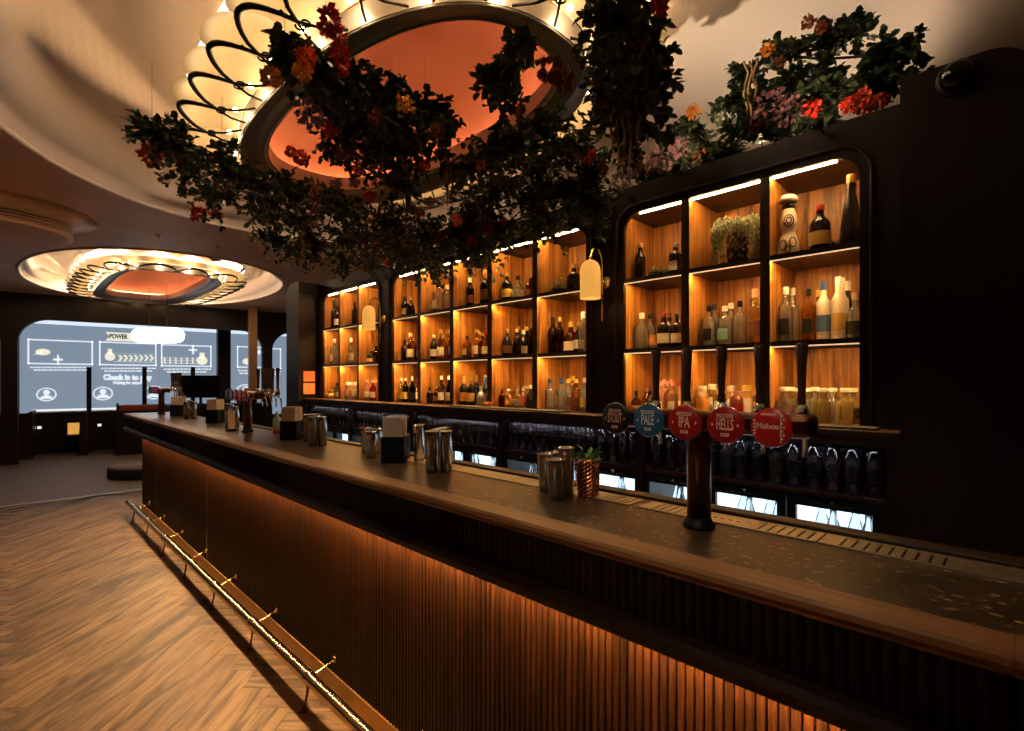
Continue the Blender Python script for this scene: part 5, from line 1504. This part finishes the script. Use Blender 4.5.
def garland(name, label, clumps, flowers, vines, seed, leaf=0.042, dens=1.0, hang_from=None):
    r = random.Random(seed)
    cen = sum((c[0] for c in clumps), Vector((0, 0, 0))) / len(clumps)
    root = empty(name, cen); tag(root, label, 'plant', 'hanging flower garlands')
    off = -cen
    fol, stm = MB(), MB()
    prev = None
    for c, rad, up in clumps:
        nb = max(7, int(34 * dens * (rad / 0.16) ** 1.2))
        for i in range(nb):
            d = Vector((r.gauss(0, 1), r.gauss(0, 1), r.gauss(0, 0.75) + up)).normalized()
            L = rad * r.uniform(0.75, 1.3)
            pts = []
            for j in range(6):
                t = j / 5
                pts.append(c + d * (L * t) + Vector((0, 0, -0.30 * L * t * t)))
            stm.tube(pts, [0.0028 * (1 - 0.6 * k / 5) for k in range(6)], 4)
            for j in range(1, 6):
                for s in range(3 if j < 5 else 4):
                    dd = (d * 0.7 + Vector((r.gauss(0, .7), r.gauss(0, .7), r.gauss(0, .6)))).normalized()
                    add_leaf(fol, pts[j], dd, leaf * r.uniform(0.6, 1.2), r, simple=(r.random() < 0.25))
        if prev is not None and (prev - c).length < 0.9: stm.tube([prev, (prev + c) / 2 + Vector((0, 0, -0.02)), c], 0.006, 5)
        prev = c
    if hang_from:
        for q in hang_from: stm.tube([q[0], q[1]], 0.0009, 4)
    fol.build('foliage', M['leaf'], root, off, fix=False)
    stm.build('stems', M['stem'], root, off)
    for k, (p, s, mat, kind) in enumerate(flowers):
        o = flower(root, p, s, M[mat], seed * 100 + k, kind); o.location = off
    for k, (p, L, mat) in enumerate(vines):
        pts = [p + Vector((0.012 * math.sin(j * 1.3 + k), 0.012 * math.cos(j * 1.1 + k), -L * j / 10)) for j in range(11)]
        MB().tube(pts, [0.005] * 3 + [0.0065] * 5 + [0.005, 0.004, 0.002], 5).build('trailing_strand', M[mat], root, off)
    return root

def G(lst, z, up=0.1): return [(gpos(u, v, z), r_, up) for u, v, r_ in lst]
def wires(cl, step=3): return [(c[0], Vector((c[0].x, c[0].y, CEIL - 0.03))) for c in cl[::step]]
# left arm
c1 = G([(152, 132, .10), (178, 140, .12), (190, 165, .13), (222, 160, .13), (215, 195, .15), (250, 180, .15), (262, 212, .15), (290, 190, .16), (300, 222, .15)], 2.68)
c1 += [(gpos(u, v, 2.6), r_, 0.0) for u, v, r_ in [(318, 240, .16), (335, 205, .18), (352, 235, .18), (372, 258, .15), (388, 222, .2), (398, 250, .18), (425, 230, .2), (430, 262, .15), (455, 240, .2), (480, 248, .16), (270, 235, .13), (300, 250, .12), (345, 262, .13), (410, 245, .16), (470, 225, .18), (380, 240, .17)]]
f1 = [(164, 160, .060, 'fl_orange'), (206, 217, .055, 'fl_red'), (223, 217, .040, 'fl_red'), (190, 163, .03, 'fl_brown'), (236, 195, .022, 'fl_red'), (307, 165, .042, 'fl_red'), (297, 158, .03, 'fl_orange'), (340, 190, .028, 'fl_mauve'),
      (357, 186, .034, 'fl_purple'), (360, 176, .03, 'fl_orange'), (318, 228, .03, 'fl_brown'), (372, 200, .035, 'fl_red'), (405, 240, .045, 'fl_mauve'), (440, 240, .05, 'fl_red'), (420, 215, .035, 'fl_brown'), (385, 262, .035, 'fl_red'),
      (455, 222, .04, 'fl_orange'), (365, 270, .035, 'fl_red'), (410, 262, .03, 'fl_red'), (430, 205, .03, 'fl_mauve'), (345, 160, .03, 'fl_brown')]
fl1 = [(gpos(u, v, 2.62 if u < 310 else 2.55) + Vector((-.07, -.10, -.02)), s * 1.1, m_, 'ruffle') for u, v, s, m_ in f1]
v1 = [(gpos(u, v, 2.6), L, m_) for u, v, L, m_ in [(312, 175, .28, 'vine_red'), (316, 178, .24, 'vine_red'), (290, 238, .22, 'vine_red'), (303, 232, .25, 'vine_tan'), (361, 215, .3, 'vine_red'), (366, 220, .25, 'vine_red'), (323, 250, .2, 'vine_tan'), (410, 215, .3, 'vine_red'), (374, 215, .3, 'vine_red')]]
garland('hanging_flower_garland', 'long dark leafy flower garland stretching left under the ring light', c1, fl1, v1, 1, hang_from=wires(c1))
# upper left bunch against the ring light
c2 = [(gpos(u, v, 2.80), r_, .15) for u, v, r_ in [(285, 48, .08), (300, 60, .10), (322, 70, .10), (345, 95, .13), (322, 100, .09), (340, 130, .12), (370, 115, .15), (400, 118, .14), (425, 105, .12), (415, 150, .15), (375, 155, .14), (440, 135, .13), (330, 150, .08), (400, 180, .15), (352, 72, .09), (366, 92, .11), (392, 100, .11), (350, 115, .11), (388, 140, .13)]]
f2 = [(270, 77, .050, 'fl_yellow'), (306, 56, .044, 'fl_orange'), (302, 72, .046, 'fl_yellow'), (331, 20, .045, 'fl_red'), (337, 36, .042, 'fl_orange'), (340, 52, .040, 'fl_red'), (343, 68, .034, 'fl_red'), (325, 28, .03, 'fl_orange'),
      (330, 130, .045, 'fl_red'), (405, 104, .045, 'fl_yellow'), (375, 118, .035, 'fl_brown'), (437, 130, .04, 'fl_brown'), (425, 165, .035, 'fl_orange')]
fl2 = [(gpos(u, v, 2.66), s, m_, 'ruffle') for u, v, s, m_ in f2] + [(gpos(309, 113, 2.64), .058, 'fl_purple', 'ball')]
v2 = [(gpos(447, 150, 2.7), .3, 'vine_red'), (gpos(452, 155, 2.7), .28, 'vine_red')]
garland('hanging_flower_garland', 'hanging bunch with red and amber flowers before the ring light', c2, fl2, v2, 2, hang_from=wires(c2, 4))
# centre bunch
c3 = [(gpos(u, v, 2.72), r_, .1) for u, v, r_ in [(470, 170, .15), (495, 150, .13), (520, 140, .14), (500, 190, .18), (540, 165, .15), (550, 130, .12), (575, 150, .14), (530, 200, .18), (470, 210, .18), (565, 190, .17), (500, 228, .15), (545, 225, .13), (590, 200, .14), (590, 175, .12)]]
c3 += [(gpos(505, 100, 2.74), .09, .8), (gpos(512, 70, 2.76), .09, 1.0), (gpos(494, 82, 2.75), .07, .6), (gpos(516, 48, 2.76), .06, 1.0)]
f3 = [(548, 85, .05, 'fl_brown'), (562, 92, .05, 'fl_brown'), (485, 173, .04, 'fl_yellow'), (587, 163, .042, 'fl_orange'), (490, 230, .05, 'fl_red'), (475, 245, .04, 'fl_red'), (520, 120, .03, 'fl_brown'), (535, 215, .03, 'fl_brown'), (505, 225, .03, 'fl_red'), (600, 175, .035, 'fl_brown')]
fl3 = [(gpos(u, v, 2.68) + Vector((-.10, -.09, -.02)), s * 1.1, m_, 'ruffle') for u, v, s, m_ in f3]
garland('hanging_flower_garland', 'dense central leafy bunch hanging over the middle shelf unit', c3, fl3, [], 3, hang_from=wires(c3[:14], 4))
# vertical bunch with ropes
c4 = [(gpos(u, v, 2.76), r_, .1) for u, v, r_ in [(612, 20, .10), (635, 12, .09), (645, 45, .10), (615, 55, .11), (600, 85, .10), (630, 80, .13), (655, 75, .09), (615, 110, .12), (645, 105, .12), (625, 140, .11), (650, 130, .08)]]
f4 = [(660, 3, .04, 'fl_red'), (640, 42, .035, 'fl_brown'), (601, 98, .042, 'fl_red'), (596, 80, .03, 'fl_brown'), (605, 90, .03, 'fl_mauve')]
fl4 = [(gpos(u, v, 2.73), s, m_, 'ruffle') for u, v, s, m_ in f4] + [(gpos(632, 163, 2.66), .055, 'fl_mauve', 'ball'), (gpos(622, 180, 2.64), .05, 'fl_purple', 'ball')]
v4 = [(gpos(u, 95, 2.72), L, 'vine_tan') for u, L in ((612, .26), (618, .33), (624, .28), (630, .36), (638, .24))]
garland('hanging_flower_garland', 'tall narrow leafy bunch with tan ropes right of the ring light', c4, fl4, v4, 4, hang_from=wires(c4, 4))
# along the top of the shelf wall
XT = 2.72
c5 = [(tpos(u, v, XT), r_, .25) for u, v, r_ in [(650, 185, .13), (672, 165, .12), (700, 160, .12), (690, 130, .10), (725, 150, .12), (745, 130, .12), (735, 105, .10), (770, 125, .12), (765, 95, .10), (800, 115, .12), (790, 85, .10), (825, 105, .11), (850, 88, .11), (820, 75, .09), (870, 95, .09), (745, 75, .07)]]
c5 += [(tpos(u, v, XT), r_, .5) for u, v, r_ in [(800, 52, .07), (830, 40, .08), (858, 28, .07), (770, 55, .07), (885, 55, .08), (905, 50, .07), (895, 75, .08)]]
f5 = [(693, 112, .045, 'fl_yellow'), (768, 50, .04, 'fl_yellow'), (780, 62, .03, 'fl_brown'), (808, 22, .035, 'fl_brown'), (822, 26, .035, 'fl_brown'), (813, 108, .045, 'fl_red'), (850, 105, .048, 'fl_red'), (862, 98, .045, 'fl_orange'), (880, 100, .035, 'fl_orange'), (700, 155, .045, 'fl_brown'), (755, 128, .03, 'fl_red'), (868, 108, .03, 'fl_red')]
fl5 = [(tpos(u, v, XT - 0.09), s, m_, 'ruffle') for u, v, s, m_ in f5]
fl5 += [(tpos(u, v, XT - 0.09), s, m_, 'ball') for u, v, s, m_ in ((772, 108, .075, 'fl_mauve'), (790, 112, .06, 'fl_mauve'), (665, 155, .075, 'fl_mauve'), (655, 165, .055, 'fl_mauve'), (680, 148, .05, 'fl_mauve'))]
v5 = [(tpos(u, 60, XT - 0.1), L, 'vine_tan') for u, L in ((746, .3), (750, .36), (755, .22))]
g5 = garland('flower_garland', 'flower garland lying along the top of the near shelf wall', c5, fl5, v5, 5)

for q, (x, y, z, e, l) in enumerate(((2.50, 0.62, 2.58, 2, 'near uplight on a short arm before the shelf wall top'), (2.50, 1.28, 2.58, 2, 'far uplight on a short arm before the shelf wall top'), (3.0, 1.0, ZTOP, 26, 'uplight on the shelf wall top behind the flowers'))):
    up = empty('uplight', (x, y, z)); tag(up, 'small black ' + l, 'uplight', 'uplights by the flowers')
    MB().lathe([(0, 0), (0.022, 0), (0.022, 0.034), (0.019, 0.034), (0.017, 0.02), (0, 0.02)], 18).build('housing', M['black'], up)
    MB().lathe([(0, 0.021), (0.016, 0.021), (0.016, 0.024), (0, 0.024)], 16).build('lens', M['bulb'], up)
    if x < XS: MB().tube([(0.015, 0, 0.008), (XS - x + 0.002, 0, 0.008)], 0.006, 8).build('arm', M['black'], up)
    ld = bpy.data.lights.new('uplight_beam', 'SPOT'); ld.energy = e; ld.color = (1.0, 0.74, 0.46); ld.spot_size = R(130); ld.spot_blend = 0.5; ld.shadow_soft_size = 0.008
    lo = bpy.data.objects.new('uplight_beam', ld); COL.objects.link(lo); lo.parent = up; lo.location = (0, 0, 0.036); lo.rotation_euler = (R(180), R(25) if x < XS else 0, 0)

# unseen spotlights added on the customers' side to brighten badges and napkins
for q, (x, y, tx, ty_) in enumerate(((-0.75, 0.35, 1.2, 0.55), (-0.75, 2.3, 1.2, 2.1), (-0.75, 4.3, 1.2, 4.2), (-0.75, 6.0, 1.2, 6.2))):
    sl = empty('added_fill_spot', (x, y, 3.0)); tag(sl, 'added unseen spotlight over the customer side aimed at the bar top', 'spotlight', 'added fill spotlights')
    d = Vector((tx - x, ty_ - y, ZB + 0.25 - 2.9)).normalized()
    m4 = Matrix.Translation((0, 0, -0.10)) @ d.to_track_quat('-Z', 'Y').to_matrix().to_4x4()
    MB().lathe([(0.03, 0.07), (0.035, 0.06), (0.035, -0.05), (0.032, -0.05), (0.03, -0.02), (0, -0.02)], 18, mat=m4).build('can', M['black'], sl)
    MB().lathe([(0, -0.028), (0.029, -0.028), (0.029, -0.024), (0, -0.024)], 16, mat=m4).build('lens', M['bulb'], sl)
    MB().tube([(0, 0, -0.05), (0, 0, 0.05)], 0.008, 8).build('stem', M['black'], sl)
    ld = bpy.data.lights.new('spot_beam', 'SPOT'); ld.energy = 45; ld.color = (1.0, 0.82, 0.62); ld.spot_size = R(34); ld.spot_blend = 0.7; ld.shadow_soft_size = 0.03
    lo = bpy.data.objects.new('spot_beam', ld); COL.objects.link(lo); lo.parent = sl
    lo.matrix_local = m4 @ Matrix.Translation((0, 0, -0.055))

# ------------------------------------------------------------------ world, view, fill from the room
w = bpy.data.worlds.new('world'); scene.world = w; w.use_nodes = True
w.node_tree.nodes['Background'].inputs[0].default_value = (0.05, 0.03, 0.02, 1)
w.node_tree.nodes['Background'].inputs[1].default_value = 0.05
vs = scene.view_settings
vs.view_transform = 'Standard'; vs.look = 'None'; vs.exposure = 0.0; vs.gamma = 1.0; vs.use_curve_mapping = False
